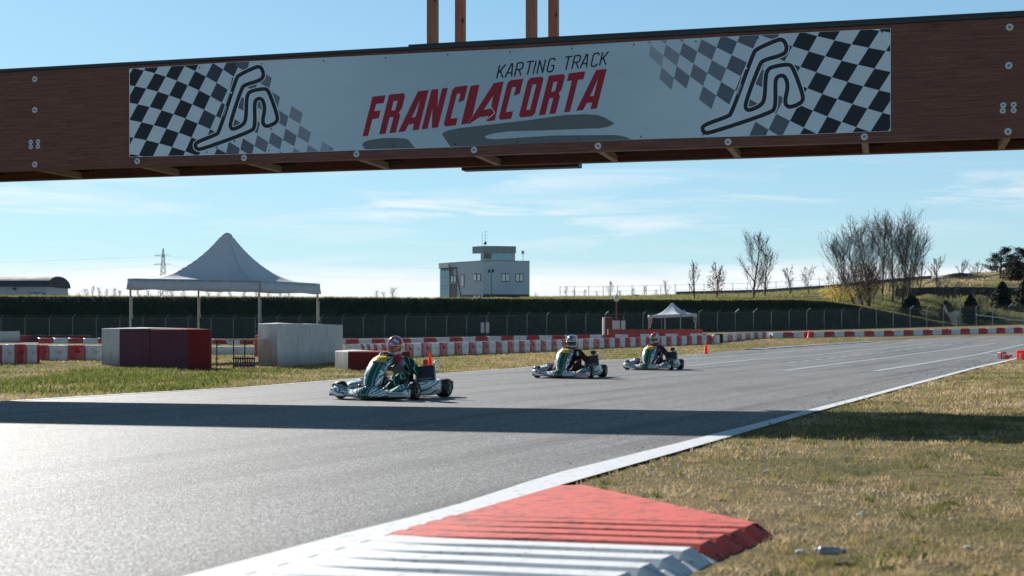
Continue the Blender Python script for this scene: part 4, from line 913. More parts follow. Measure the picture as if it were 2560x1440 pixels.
rf = empty('slope_railing', 'pale broken railing leaning on the brown slope at upper right', 'railing', hz(2310, 212)); b = MB()
b.tube([hz(2310,212,.2)-rf.location, hz(2345,214,.9)-rf.location, hz(2410,216,.9)-rf.location, hz(2460,220,.6)-rf.location, hz(2560,226,1.2)-rf.location], .09, 5); b.build('rail', simple('pale_wood_rail', (.30,.29,.27), .7), rf)
for x in (2330,2370,2415,2460,2505): MB().tube([hz(x,215,-.2)-rf.location, hz(x+4,215,1.0)-rf.location], .07, 5).build('post', simple('pale_wood_rail', (.30,.29,.27), .7), rf)

# ---------------------------------------------------------------- bare trees
M_BARK = simple('grey_bark', (.10,.082,.066), .9, .3, 3); M_TWIG = simple('twig_bark', (.13,.115,.105), .9, .3, 1); M_TWIGR = simple('reddish_twigs', (.17,.085,.065), .9, .3, 1)
def tree_geo(h, spread, seed, n1=16, n2=7, n3=5, tilt=.5, lean=0, r0=.16, twig=.022, droop=0.0, base=.08):
    rd = random.Random(seed); T = MB(); K_ = MB()
    def grow(p, d, l, r, seg, up, sink, nn, wob=.07):
        pts = [p]; rs = [r]; d = d.copy()
        for s in range(seg):
            d = (d+Vector((rd.gauss(0,wob), rd.gauss(0,wob), up+rd.gauss(0,wob*.5)))).normalized(); p = p+d*l/seg; pts.append(p); rs.append(r*(1-(s+1)/seg*.8))
        sink.tube(pts, rs, nn, cap=False); return pts, d
    trunk, _ = grow(Vector((0,0,-.3)), Vector((lean,0,1)).normalized(), h*.88, r0, 9, .03, T, 6, .045)
    def at(pts, f): f *= len(pts)-1; i = min(int(f), len(pts)-2); return pts[i].lerp(pts[i+1], f-i), (pts[i+1]-pts[i]).normalized()
    for a in range(n1):
        f = base+(.96-base)*(a+rd.random())/n1; p, td = at(trunk, f); an = rd.uniform(0, 6.283)
        prof = math.sin(math.pi*min(1, (f-base*.5)/(1-base*.5)*.86+.10))**.7
        l = spread*prof*rd.uniform(.75, 1.3)*1.55*(1.12-.62*f); out = Vector((math.cos(an), math.sin(an), 0)); d = (out*tilt+Vector((0,0,1))*(1-tilt)+td*.25).normalized()
        b1, _ = grow(p, d, l, r0*.34*(1-f*.6), 6, .05-droop, T, 4)
        for c in range(n2):
            f2 = .18+.8*(c+rd.random())/n2; p2, d2 = at(b1, f2); dd = (d2+Vector((rd.gauss(0,.5), rd.gauss(0,.5), rd.gauss(.12,.3)))).normalized()
            b2, _ = grow(p2, dd, l*.40*rd.uniform(.6,1.2)*(1.15-f2*.4), r0*.09, 4, .10-droop, K_, 3)
            for e in range(n3):
                p3, d3 = at(b2, .15+.85*(e+rd.random())/n3); dd = (d3+Vector((rd.gauss(0,.6), rd.gauss(0,.6), rd.gauss(.2,.35)))).normalized()
                grow(p3, dd, l*.17*rd.uniform(.6,1.3), twig, 2, .05, K_, 3, .08)
    return T, K_
def leaf_mb(n, cx, rr, seed, size=.12):
    rd = random.Random(seed); b = MB()
    for _ in range(n):
        while True:
            v = Vector((rd.uniform(-1,1), rd.uniform(-1,1), rd.uniform(-1,1)))
            if v.length < 1: break
        p = Vector((cx[0]+v.x*rr[0], cx[1]+v.y*rr[1], cx[2]+v.z*rr[2])); s = size*rd.uniform(.6,1.4); a = Vector((rd.gauss(0,1),rd.gauss(0,1),rd.gauss(0,1))).normalized()*s; c = a.orthogonal().normalized()*s*.7
        b.add([p-a, p-c, p+a, p+c], [(0,1,2,3)])
    return b
def tree(x, Z, ytop, wpx, label, seed, base_y=None, name='bare_tree', tw=None, leaf=None, **k):
    b = hz(x, Z, -.1) if base_y is None else W(x, base_y, Z); r = empty(name, label, 'tree', b); h = (H-(ytop-HY)/F*Z)-b.z; s = wpx/2*Z/F
    k.setdefault('r0', .035+h*.014); T, K_ = tree_geo(h, s*1.0, seed, **k); T.build('trunk', M_BARK, r); K_.build('crown', tw or M_TWIG, r)
    if leaf: leaf_mb(leaf[0], leaf[1], leaf[2], seed, leaf[4] if len(leaf) > 4 else .12).build('leaves', leaf[3], r)
    return r
M_BRL = simple('brown_leaves', (.16,.07,.035), .8, .4, 2, trans=.3); M_YL = simple('yellow_leaves', (.62,.42,.05), .7, .3, 2, trans=.35); M_RL = simple('rust_leaves', (.20,.075,.055), .8, .3, 2, trans=.25)
tree(1735, 196, 640, 52, 'slim bare tree, leftmost of the trees on the hill', 1, n1=14, tilt=.35, base_y=748)
tree(1790, 196, 647, 58, 'slim tree still holding some brown leaves, second from the left on the hill', 2, n1=14, tilt=.4, base_y=748, leaf=(420, (0,0,2.4), (1.3,1,1.9), M_BRL, .10))
tree(1884, 194, 568, 112, 'tall bare tree with steep upswept branches standing apart on the hill', 3, n1=26, n2=10, n3=5, tilt=.52, base_y=752, twig=.018)
tree(1912, 198, 598, 76, 'bare tree close to the right of the tall upswept one', 4, n1=20, tilt=.42, base_y=750)
tree(1978, 205, 655, 50, 'faint small bare tree between the tall tree and the big clump', 5, n1=12, tilt=.45, base_y=745)
tree(2020, 205, 662, 56, 'small bare tree just left of the big clump', 6, n1=12, tilt=.5, base_y=742)
cl = [(2150,178,587,150,-.42,'leftmost leaning stem of the big bare clump',11),(2165,180,562,150,-.22,'second leaning stem of the big bare clump',12),(2180,182,535,175,-.08,'tallest stem at the left of the big bare clump',13),
      (2205,184,533,185,.02,'tall stem in the middle of the big bare clump',14),(2228,182,540,185,.08,'tall stem right of the middle of the big bare clump',15),(2250,180,556,165,.18,'outer right stem of the big bare clump',16),(2262,184,585,160,.28,'low right stem of the big bare clump',17)]
for x, Z, yt, wp, ln, lab, sd in cl: tree(x, Z, yt, wp, lab, sd, base_y=790, n1=26, n2=11, n3=5, lean=ln*.85, tilt=.47, twig=.018, r0=.15)
tree(2172, 176, 655, 90, 'reddish twiggy bush in front of the big bare clump', 18, base_y=785, n1=18, n2=9, tilt=.55, tw=M_TWIGR, leaf=(900, (0,0,4.2), (1.9,1.4,2.3), M_RL, .09), name='leafy_bush')
tree(2100, 176, 705, 130, 'yellow leaved bush at the left foot of the big clump', 19, base_y=770, n1=14, n2=8, tilt=.6, tw=M_TWIG, leaf=(800, (-.3,0,1.9), (2.4,1.2,1.1), M_YL, .085), name='yellow_bush')
tree(2300, 200, 640, 50, 'small bare tree right of the big clump', 20, base_y=745, n1=14, tilt=.4); tree(2342, 212, 634, 62, 'rounded pale bare tree on the crest right of the clump', 21, base_y=735, n1=18, tilt=.5)
tree(2405, 235, 653, 44, 'small wispy tree on the skyline of the slope', 22, n1=11, tilt=.55); tree(2345, 200, 684, 40, 'tiny bare shrub on the slope crest', 23, n1=9, tilt=.6)
tree(2440, 222, 655, 56, 'crooked bare shrub just left of the dark pine', 24, n1=9, tilt=.65); tree(2375, 176, 700, 70, 'thin bare bush on the green slope', 25, base_y=790, n1=12, tilt=.6); tree(2450, 176, 712, 60, 'thin bare bush between the dark shrubs', 26, base_y=795, n1=12, tilt=.6)
# far small trees on the skyline (distant)
protos = []
for s in range(4):
    r = empty('distant_tree', 'x', 'tree'); T, K_ = tree_geo(6, 1.6, 40+s, n1=11, n2=6, n3=3, tilt=.4, r0=.11, twig=.035); T.build('trunk', M_BARK, r); K_.build('crown', M_TWIG, r); protos.append(r)
far = [(215,724,32),(232,718,20),(248,722,26),(268,727,20),(283,722,24),(300,730,26),(345,728,26),(372,731,30),(400,729,26),(430,730,30),(458,731,26),(520,731,30),(548,730,26),(575,732,26),(610,731,28),(640,732,24),(675,732,26),(700,733,26),(722,733,24),(940,731,24),(962,733,20),(981,722,36),(1340,737,16),(1415,720,22),(1436,726,16),(1462,728,18),(1492,732,16),(1528,706,40),(1580,722,22),(1612,718,22),(1664,702,34),(170,736,34),(192,737,24),(1550,730,22),(1640,728,20)]
for k, (x, yt, wp) in enumerate(far):
    Z = 330+(k*37) % 60; src = protos[k % 4]
    if k < 4: r = src
    else:
        r = src.copy(); C.objects.link(r)
        for ch in src.children: c = ch.copy(); C.objects.link(c); c.parent = r
    yb = 752; yt -= 8; p = W(x, yb, Z); h = (yb-yt)*Z/F; r.location = p; r.scale = (wp/2*Z/F/1.6, wp/2*Z/F/1.6, h/6); r.rotation_euler = (0, 0, k*1.3)
    if x < 300: lab = 'small bare tree on the skyline left of the marquee'; gp = 'skyline trees left of the marquee'
    elif x < 740: lab = 'small bare tree on the skyline below the marquee'; gp = 'skyline trees behind the marquee'
    elif x < 1000: lab = 'small bare tree on the skyline left of the tower'; gp = 'skyline trees left of the control tower'
    else: lab = 'small bare tree on the skyline right of the tower'; gp = 'skyline trees right of the control tower'
    r['label'] = lab; r['group'] = gp; r['sx'] = x; FT = globals().setdefault('FT', []); FT.append((x, r))
ORD = ['first','second','third','fourth','fifth','sixth','seventh','eighth','ninth','tenth','eleventh','twelfth','thirteenth','fourteenth','fifteenth']
cnt = {}
for x, r in sorted(FT, key=lambda q: q[0]):
    k = cnt.get(r['group'], 0); cnt[r['group']] = k+1; del r['sx']; r['label'] = r['label'].replace('small bare tree', ORD[k]+' small bare tree from the left')
# dark evergreen shrubs and pines
M_EVG = simple('evergreen_needles', (.022,.036,.020), .8, .4, 2); M_PINE = simple('pine_needles', (.026,.045,.026), .8, .4, 2, trans=.15)
def shrub(x, Z, ybase, ytop, wpx, label, seed, name='evergreen_shrub', n=3200, m=None, shape=1.0):
    rd = random.Random(seed); b0 = W(x, ybase, Z); r = empty(name, label, 'shrub', b0); h = (ybase-ytop)*Z/F; rr = wpx/2*Z/F; b = MB()
    lumps = [(rd.uniform(0,6.28), rd.uniform(.1,.95), rd.uniform(.75,1.15)) for _ in range(14)]
    for _ in range(n):
        f = rd.random()**.8; a = rd.uniform(0, 6.283); R2 = rr*(math.sin(math.pi*min(1,(f*.86+.14)))**.6)*(1-.45*f*shape)
        for la, lf, lr in lumps:
            if abs(f-lf) < .16 and abs((a-la+3.14) % 6.283-3.14) < .7: R2 *= lr
        q = R2*rd.uniform(.45, 1.12); p = Vector((q*math.cos(a), q*math.sin(a), f*h)); s = .11*rd.uniform(.6,1.5); u = Vector((rd.gauss(0,1),rd.gauss(0,1),rd.gauss(0,1.2))).normalized()*s; c = u.orthogonal().normalized()*s*.6
        b.add([p-u, p-c, p+u, p+c], [(0,1,2,3)])
    b.build('foliage', m or M_EVG, r); MB().tube([(0,0,-.3),(0,0,h*.7)], [.12,.04], 6).build('trunk', M_BARK, r)
    b2 = MB(); b2.lathe([(rr*.42*math.sin(math.pi*min(1,(f*.86+.14)))**.6*(1-.45*f*shape), f*h*.94) for f in (0,.15,.3,.5,.7,.85,1)], 12); b2.build('inner_mass', M_EVG, r, True)
shrub(2280, 172, 795, 738, 66, 'dark rounded evergreen shrub at the right foot of the bare clump', 31)
shrub(2365, 168, 800, 752, 44, 'loose brownish shrub on the green slope behind the fence', 32, m=simple('dull_shrub', (.06,.055,.035), .9, .3, 2), n=1200)
shrub(2427, 168, 808, 736, 50, 'dark narrow evergreen shrub in the middle of the green slope', 33)
shrub(2506, 178, 790, 704, 64, 'tall dark conical evergreen left of the one at the frame edge', 34, n=4200, shape=.9)
shrub(2563, 178, 795, 700, 66, 'tall dark conical evergreen cut by the right frame edge', 35, n=4200, shape=.9)
shrub(2475, 170, 812, 782, 60, 'low dark shrub behind the right end of the fence', 36, n=1800)
def pine(x, Z, ytop, wpx, label, seed):
    rd = random.Random(seed); b0 = hz(x, Z, -.2); r = empty('pine_tree', label, 'tree', b0); h = (H-(ytop-HY)/F*Z)-b0.z; rr = wpx/2*Z/F; T = MB(); T.tube([(0,0,0),(.2,0,h*.5),(.1,0,h*.95)], [.2,.13,.04], 6); Fg = MB()
    for k in range(26):
        f = .25+.72*k/26; a = rd.uniform(0,6.28); l = rr*(1.15-f*.75)*rd.uniform(.6,1.15); p0 = Vector((.15,0,f*h)); p1 = p0+Vector((math.cos(a)*l, math.sin(a)*l, l*.25)); T.tube([p0, p1], [.05,.02], 4, cap=False)
        for q in range(110):
            p = p0.lerp(p1, rd.uniform(.35,1.08))+Vector((rd.gauss(0,.28), rd.gauss(0,.28), rd.gauss(.1,.16))); s = .16*rd.uniform(.5,1.4); u = Vector((rd.gauss(0,1),rd.gauss(0,1),rd.gauss(.3,1))).normalized()*s; c = u.orthogonal().normalized()*s*.4; Fg.add([p-u,p-c,p+u,p+c],[(0,1,2,3)])
    T.build('trunk', M_BARK, r); Fg.build('crown', M_PINE, r)
pine(2500, 228, 622, 84, 'dark pine on the skyline at upper right', 41); pine(2560, 222, 618, 90, 'dark pine cut by the right frame edge', 42); pine(2530, 236, 640, 60, 'smaller pine between the two dark pines on the skyline', 43)
shrub(2540, 214, 705, 655, 90, 'dark brown thicket below the skyline pines', 37, m=simple('thicket', (.055,.035,.03), .9, .4, 2), n=3000)
shrub(2400, 238, 695, 683, 120, 'low dark hedge on the crest left of the pines', 38, m=simple('thicket', (.055,.035,.03), .9, .4, 2), n=1800, name='low_hedge')
# small grass mound by the skyline
shrub(1590, 250, 748, 737, 44, 'low dark bush on the skyline left of the slim trees', 39, m=simple('thicket', (.055,.035,.03), .9, .4, 2), n=900)

# ---------------------------------------------------------------- control tower building
bt = empty('control_tower', 'grey flat roofed control tower building behind the embankment', 'building', W(1207, 760, 230)); o0 = bt.location
M_WALL = simple('grey_panel_wall', (.50,.56,.62), .6, .06, .3); M_DKW = simple('dark_base', (.05,.06,.075), .6); M_GLS = None
t = MT('blue_glass'); t.col((.12,.34,.42)).rough(.12, .8, .2); M_GLS = t.m
t = MT('bright_pane'); t.col((.42,.52,.55)).rough(.08, .9, .1); M_PANE = t.m
M_FR = simple('dark_window_frame', (.02,.045,.05), .4); M_SILL = simple('white_sill', (.75,.76,.76), .5); M_BROWNW = simple('brown_grey_wall', (.20,.19,.19), .7)
A0 = Vector((0,0,0)); def_top = H-(650.8-HY)/F*230-o0.z
Bc = W(1101, 760, 239)-o0; Bc.z = 0; Cc = W(1324, 760, 231.5)-o0; Cc.z = 0; Dc = Bc+Cc
def prism(name, pts, z0, z1, m, par=bt):
    n = len(pts); vs = [(p.x, p.y, z0) for p in pts]+[(p.x, p.y, z1) for p in pts]; return mk(name, vs, [tuple(range(n))[::-1], tuple(range(n, 2*n))]+[(i, (i+1) % n, n+(i+1) % n, n+i) for i in range(n)], m, par)
zz0 = -9
prism('wall', [A0, Cc, Dc, Bc], zz0, def_top-.12, M_WALL)
out = lambda s: (A0+(s[0]-1)*0)
cen = (A0+Dc)/2
prism('parapet', [A0.lerp(cen, -.01), Cc.lerp(cen, -.01), Dc.lerp(cen, -.01), Bc.lerp(cen, -.01)], def_top-.117, def_top, simple('parapet_cap', (.25,.28,.31), .5))
def face_pt(E, x, y):   # on the wall from A0 towards E, at photo pixel
    k = (x-1280)/F; a = o0.x-k*o0.y; b = E.x-k*E.y; s = -a/b; p = A0+E*s; Z = o0.y+p.y; return Vector((p.x, p.y, H-(y-HY)/F*Z-o0.z))
def wpanel(name, E, x0, y0, x1, y1, m, d0, d1, par=bt):
    nrm = Vector((E.y, -E.x, 0)).normalized(); nrm = nrm if nrm.y < 0 else -nrm
    a, b = face_pt(E, x0, y1), face_pt(E, x1, y1); z0, z1 = a.z, face_pt(E, x0, y0).z
    vs = []
    for d in (d0, d1):
        for p in (a, b): vs += [Vector((p.x, p.y, z0))+nrm*d, Vector((p.x, p.y, z1))+nrm*d]
    return mk(name, vs, [(0,1,3,2),(4,6,7,5),(0,4,5,1),(2,3,7,6),(0,2,6,4),(1,5,7,3)], m, par)
def win(E, x0, y0, x1, y1, panes=1, sill=False):
    f = wpanel('window', E, x0, y0, x1, y1, M_FR, -.02, .06); w_ = (x1-x0)/panes; mgn = .12
    for k in range(panes): wpanel('pane', E, x0+w_*k+w_*mgn, y0+2, x0+w_*(k+1)-w_*mgn, y1-2, M_PANE, -.01, .08, f)
    if sill: wpanel('sill', E, x0, y1, x1, y1+1.2, M_SILL, -.01, .25, f)
win(Cc, 1254, 683.5, 1273, 704.5, 2); win(Cc, 1289, 684, 1308, 705, 2)
wpanel('base_band', Cc, 1207.8, 735.5, 1323.6, 760, M_DKW, -.02, .03)
win(Bc, 1183.5, 684, 1192, 703.5, 1, True); win(Bc, 1193.5, 684, 1202, 703.5, 1, True); win(Bc, 1152, 686.5, 1161, 718, 1, True)
win(Bc, 1128, 688.5, 1134, 707.5, 1, True); win(Bc, 1135, 688.5, 1141, 707.5, 1, True); win(Bc, 1184, 737, 1192, 750); win(Bc, 1194, 737, 1202, 750)
wpanel('brown_wall_panel', Bc, 1125, 669.5, 1127.8, 760, M_BROWNW, -.02, .045); wpanel('brown_wall_panel', Bc, 1128, 668, 1134, 688, M_BROWNW, -.02, .045); wpanel('brown_wall_panel', Bc, 1141.5, 668, 1143, 760, M_BROWNW, -.02, .045)
wpanel('brown_wall_panel', Bc, 1128.2, 708.8, 1141.2, 760, M_BROWNW, -.02, .045)
wpanel('brown_wall_panel', Bc, 1152, 737, 1183, 760, M_BROWNW, -.02, .03)
a, b = face_pt(Bc, 1140, 668), face_pt(Bc, 1153, 745); MB().tube([a, b], .14, 6).build('slanted_fin', simple('fin_grey', (.12,.13,.14), .5), bt)
for k in range(5):
    for j, (ya, yb) in enumerate(((676,693.6),(694.4,713.6),(714.4,721.6),(722.4,748))): wpanel('glass_pane', Bc, 1101.4+k*4.7, ya, 1101.4+k*4.7+4.3, yb, M_GLS, -.01, .12)
wpanel('glass_frame', Bc, 1101, 675, 1125, 750, M_FR, -.02, .10)
wpanel('white_panel', Bc, 1101.5, 658, 1125, 670.5, M_SILL, .14, .4); wpanel('soffit', Bc, 1101.5, 671, 1141, 673, M_DKW, .14, .3)
# roof cabin
zr = def_top; z1 = H-(632-HY)/F*230-o0.z; z2 = H-(614.5-HY)/F*230-o0.z
q = lambda u, v: A0+Cc*u+Bc*v
prism('cabin_wall', [q(.01,.01), q(.70,.01), q(.70,.06), q(.01,.06)], zr-.1, z1, M_WALL)
prism('cabin_roof', [q(.01,-.004), q(.705,-.004), q(.705,.25), q(.01,.25)], z1+.003, z2, simple('fascia', (.27,.31,.34), .5))
q5 = q(.01,.01)
for (xa, xb, m, nm) in ((.02,.18,M_BROWNW,'cabin_side_panel'),(.20,.62,M_GLS,'cabin_window')):
    e = Cc.normalized(); L_ = Cc.length; a = q5+Cc*xa; b = q5+Cc*xb; nrm = Vector((Cc.y,-Cc.x,0)).normalized(); a = a+nrm*.03; b = b+nrm*.03
    mk(nm, [(a.x,a.y,zr+.25),(b.x,b.y,zr+.25),(b.x,b.y,z1-.06),(a.x,a.y,z1-.06)]+[(a.x-nrm.x*.05,a.y-nrm.y*.05,zr+.25),(b.x-nrm.x*.05,b.y-nrm.y*.05,zr+.25),(b.x-nrm.x*.05,b.y-nrm.y*.05,z1-.06),(a.x-nrm.x*.05,a.y-nrm.y*.05,z1-.06)], [(0,1,2,3),(7,6,5,4),(0,4,5,1),(1,5,6,2),(2,6,7,3),(3,7,4,0)], m, bt)
def pz_(x, y): k = W(x, y, 232); return k-o0
for x, yt in ((1205.5,580),(1213,577)): MB().tube([pz_(x, 613), pz_(x, yt)], .03, 5).build('antenna_mast', M_ZINC, bt)
for y in (578,588,596,603): MB().tube([pz_(1211,y), pz_(1219,y+1)], .02, 4).build('antenna_arm', M_ZINC, bt)
MB().lathe([(0,-.28),(.2,-.2),(.28,0),(.2,.2),(0,.28)], 10, Matrix.Translation(pz_(1213, 608))).build('radome', M_DKW, bt, True)
MB().tube([pz_(1307.5, 652), pz_(1307.5, 634)], .04, 5).build('floodlight_pole', M_ZINC, bt); MB().box((-.25,-.15,0), (.2,.15,.55), 0, Matrix.Translation(pz_(1307.5, 635))).build('floodlight', M_ZINC, bt)
lpz = 190; lpp = empty('lamp_post', 'dark lamp post with twin floodlights in front of the control tower', 'lamp post', W(1228, 760, lpz)); q0 = lpp.location
MB().tube([(0,0,-2),(0,0,W(1228,680,lpz).z-q0.z)], [.09,.05], 8).build('pole', M_DKW, lpp)
for dx in (-.22, .18): MB().box((dx-.16,-.12,0), (dx+.16,.12,.42), 0, Matrix.Translation((0,0,W(0,680.5,lpz).z-q0.z)) @ Matrix.Rotation(dx, 4, 'Y')).build('floodlight', M_DKW, lpp)

# ---------------------------------------------------------------- hall with barrel roof on the left
Zh = 190; hb = empty('grey_hall', 'grey hall with rounded metal roof at the far left behind the embankment', 'building', W(118, 760, Zh)); q0 = hb.location
def hp_(x, y): v = W(x, y, Zh)-q0; return v.x, v.z
xr = hp_(117.5, 0)[0]; xl_ = hp_(-260, 0)[0]; ze = hp_(0, 716)[1]; zt2 = hp_(0, 688)[1]
MB().box((xl_,0,-6), (xr,9,ze)).build('wall', simple('hall_wall', (.44,.47,.49), .6, .06, .3), hb)
vs = []; fs = []; n = 18
for k in range(n+1):
    a = math.pi*k/n; y_ = 4.5-4.9*math.cos(a); z_ = ze+.003+(zt2-ze)*math.sin(a)**.9
    for x in (xl_-.2, xr+.25): vs.append((x, y_, z_))
for k in range(n): fs.append((k*2, k*2+1, k*2+3, k*2+2))
fs += [tuple(2*k+1 for k in range(n+1)), tuple(2*k for k in range(n+1))[::-1], (0, 2*n, 2*n+1, 1)]
mk('barrel_roof', vs, fs, simple('roof_metal', (.085,.095,.105), .75, .1, .3, .08, 0), hb, False)
x0, z0 = hp_(74, 746); x1, z1 = hp_(111, 731.5); wf = MB().box((x0,-.06,z0), (x1,-.003,z1)).build('window', M_FR, hb)
MB().box((x0+.12,-.08,z0), ((x0+x1)/2-.05,-.065,z1-.12)).build('pane', M_GLS, wf); MB().box(((x0+x1)/2+.05,-.08,z0), (x1-.12,-.065,z1-.12)).build('pane', M_GLS, wf)
x, z = hp_(37, 722); MB().box((x-.2,-.35,z-.12), (x+.2,0,z+.15)).build('wall_lamp', M_DKW, hb)

# ---------------------------------------------------------------- pylon and power lines
Zp = 700; py = empty('power_pylon', 'thin lattice power pylon left of the marquee peak on the skyline', 'pylon', W(408, 745, Zp)); q0 = py.location
M_PYL = simple('pylon_steel', (.30,.34,.37), .6); hP = (745-621)*Zp/F; b = MB(); wd0 = 2.0
legs = [[Vector((sx*w_, sy*w_, z)) for z, w_ in ((0,wd0),(hP*.55,wd0*.5),(hP*.8,wd0*.32),(hP,.08))] for sx in (-1,1) for sy in (-1,1)]
for l in legs: b.tube(l, .13, 4)
for k in range(9):
    f0_, f1_ = k/9, (k+1)/9; w0 = wd0*(1-f0_)+.1; w1 = wd0*(1-f1_)+.1
    for sy in (-1,1): b.tube([(-w0,sy*w0,hP*f0_),(w1,sy*w1,hP*f1_)], .08, 3); b.tube([(w0,sy*w0,hP*f0_),(-w1,sy*w1,hP*f1_)], .08, 3)
b.build('lattice_mast', M_PYL, py)
for y, w_ in ((639,4.2),(661,4.6)):
    z = (745-y)*Zp/F; MB().tube([(-w_,0,z),(0,0,z+.8),(w_,0,z),(0,0,z-.2),(-w_,0,z)], .10, 4).build('cross_arm', M_PYL, py)
pw = empty('power_lines', 'faint sagging power lines running left from the pylon', 'power lines', W(408, 745, Zp)); 
for y, dx, dy in ((639,-3.8,8),(639,3.8,6),(661,-4.2,10),(661,4.2,12)):
    pts = []
    for k in range(25): f = k/24; pts.append(Vector((dx-f*190, 0, (745-y)*Zp/F-.3-dy*.7*f*(1.3-f*.5)-f*2)))
    MB().tube(pts, .014, 3).build('wire', M_PYL, pw)
    pts = [Vector((dx+f*150, 0, (745-y)*Zp/F-.3-dy*f*(1.2-f*.5))) for f in [k/16 for k in range(17)]]; MB().tube(pts, .014, 3).build('wire', M_PYL, pw)
# ---------------------------------------------------------------- cones and small track furniture
M_CONE = simple('orange_cone', (.90,.075,.03), .45, .05, 8, .4, 0, 0, 60, .5); M_CONEP = simple('pink_cone', (.45,.07,.06), .5, .1)
def cone(loc, h, label, m=None, rot=None, w_=.42):
    r = empty('traffic_cone', label, 'cone', loc); b = MB(); b.lathe([(w_*h*.42,.03),(w_*h*.40,.035),(.045*h*1.2,h*.97),(.03*h,h),(0,h)], 18); b.build('cone_body', m or M_CONE, r, True)
    bevel(MB().box((-w_*h*.62,-w_*h*.62,0), (w_*h*.62,w_*h*.62,.03)).build('base', m or M_CONE, r), .006)
    if rot: r.rotation_euler = rot
    return r
g_ = G(1075, 918); cone(g_, .42, 'orange traffic cone standing in the grass right of the first driver')
g_ = G(1064, 917); rb = empty('marker_box', 'small red marker box beside the cone behind the first kart', 'marker', g_); bevel(MB().box((-.07,-.06,0), (.07,.06,.20)).build('box_body', M_BR, rb), .015); bevel(MB().box((-.05,-.05,.203), (.05,.05,.24)).build('lid', M_BW, rb), .008)
g_ = G(1764.5, 885); cone(g_, .55, 'bright orange cone alone in the grass left of the track markings')
g_ = G(2029, 845)+Vector((0,1.0,0)); cone(g_, .62, 'distant red cone peeping over the far right barrier', w_=.5); g_ = G(2003, 848)+Vector((0,-.9,0)); cone(g_, .42, 'slim faint cone in front of the far right barrier', w_=.2)
g_ = G(797, 906); cone(g_, .42, 'dull pink cone in the shade in front of the stained white block', M_CONEP, w_=.36)
g_ = G(2516, 898); cone(g_+Vector((0,0,.07)), .36, 'orange cone fallen over on the track near the right edge', rot=(0,1.35,.5))
g_ = G(2505, 897.5); mkx = empty('marker_block', 'pink and white marker block lying on the track at the right', 'marker', g_, .35); bevel(MB().box((-.13,-.12,0), (.13,.12,.27)).build('block_body', simple('pink_plastic', (.42,.09,.09), .5), mkx), .03)
MB().lathe([(0,0),(.085,0),(.085,-.008),(0,-.01)], 18, Matrix.Translation((.02,-.127,.12)) @ Matrix.Rotation(math.pi/2, 4, 'X')).build('white_disc', M_SILL, mkx)
MB().box((-.10,-.126,.02), (-.06,-.121,.25)).build('white_stripe', M_SILL, mkx)
g_ = G(2556, 899); mk2 = empty('marker_block', 'bright red and white marker block cut by the right frame edge', 'marker', g_, -.3); bevel(MB().box((-.2,-.15,0), (.25,.15,.34)).build('block_body', M_CONE, mk2), .03)
o = MB().box((-.12,-.158,.01), (-.05,-.153,.24)).build('white_stripe', M_SILL, mk2)

# ---------------------------------------------------------------- kart
def livery(name):
    """silver bodywork with dark streaks fanning out and a green centre band"""
    t = MT(name); x, y, z = t.xyz(); n = t.noise(5, None, 3, .6)
    ang = t.math('ARCTAN2', y, t.math('ADD', t.math('MULTIPLY', z, 1.0), .02)); r = t.math('ABSOLUTE', y)
    w_ = t.math('SINE', t.math('ADD', t.math('MULTIPLY', ang, 34), t.math('MULTIPLY', n, 16))); w2 = t.math('SINE', t.math('ADD', t.math('MULTIPLY', ang, 13), t.math('MULTIPLY', n, 9)))
    c = t.mix(t.ramp(w_, [(.45, 0), (.72, 1)]), (.78,.81,.82), (.06,.08,.09)); c = t.mix(t.ramp(w2, [(.80, 0), (.93, 1)]), c, (.01,.20,.16))
    gr = t.mix(t.math('LESS_THAN', t.math('ABSOLUTE', t.math('SUBTRACT', r, .052)), .004), (.004,.095,.062), (.45,.55,.52))
    c = t.mix(t.math('LESS_THAN', r, .085), c, gr); t.col(c).rough(.18, .5); return t.m
def pod_mat(name):
    t = MT(name); x, y, z = t.xyz(); n = t.noise(4, None, 3, .6); u = t.math('SUBTRACT', z, t.math('MULTIPLY', x, -.22))
    w_ = t.math('SINE', t.math('ADD', t.math('MULTIPLY', u, 150), t.math('MULTIPLY', n, 9)))
    c = t.mix(t.ramp(w_, [(.6, 0), (.85, 1)]), (.74,.77,.74), (.10,.11,.10)); g = t.math('LESS_THAN', t.math('ABSOLUTE', t.math('SUBTRACT', u, .19)), .022); g2 = t.math('LESS_THAN', t.math('ABSOLUTE', t.math('SUBTRACT', u, .095)), .012)
    c = t.mix(t.math('MAXIMUM', g, g2), c, (.008,.14,.09)); t.col(c).rough(.2, .5); return t.m
M_LIV = livery('streaked_silver_green_bodywork'); M_POD = pod_mat('side_pod_graphics')
M_YEL = simple('yellow_plate', (.66,.40,.03), .35, .05); M_DGR = simple('dark_green_plastic', (.004,.06,.042), .25, .1)
t = MT('kart_tyre_rubber'); t.col((.012,.012,.013)).rough(.55, .4); t.bump(t.noise(60), .3, .004); M_TYR = t.m
M_RIM = simple('kart_rim_alloy', (.30,.29,.27), .35, .1, 8, .5, .8); M_BLK = simple('black_plastic', (.014,.014,.016), .4, .2); M_FRM = simple('chrome_tube', (.5,.5,.5), .25, .05, 8, .5, .9); M_WHP = simple('white_hose', (.80,.80,.78), .35, .03)
M_ENG = simple('engine_alloy', (.22,.22,.23), .45, .2, 12, .5, .7); M_REDT = simple('red_tank', (.28,.02,.025), .3, .1); M_TXT = simple('sticker_dark_red', (.22,.05,.05), .4); M_STK = simple('sticker_white', (.62,.63,.62), .4)
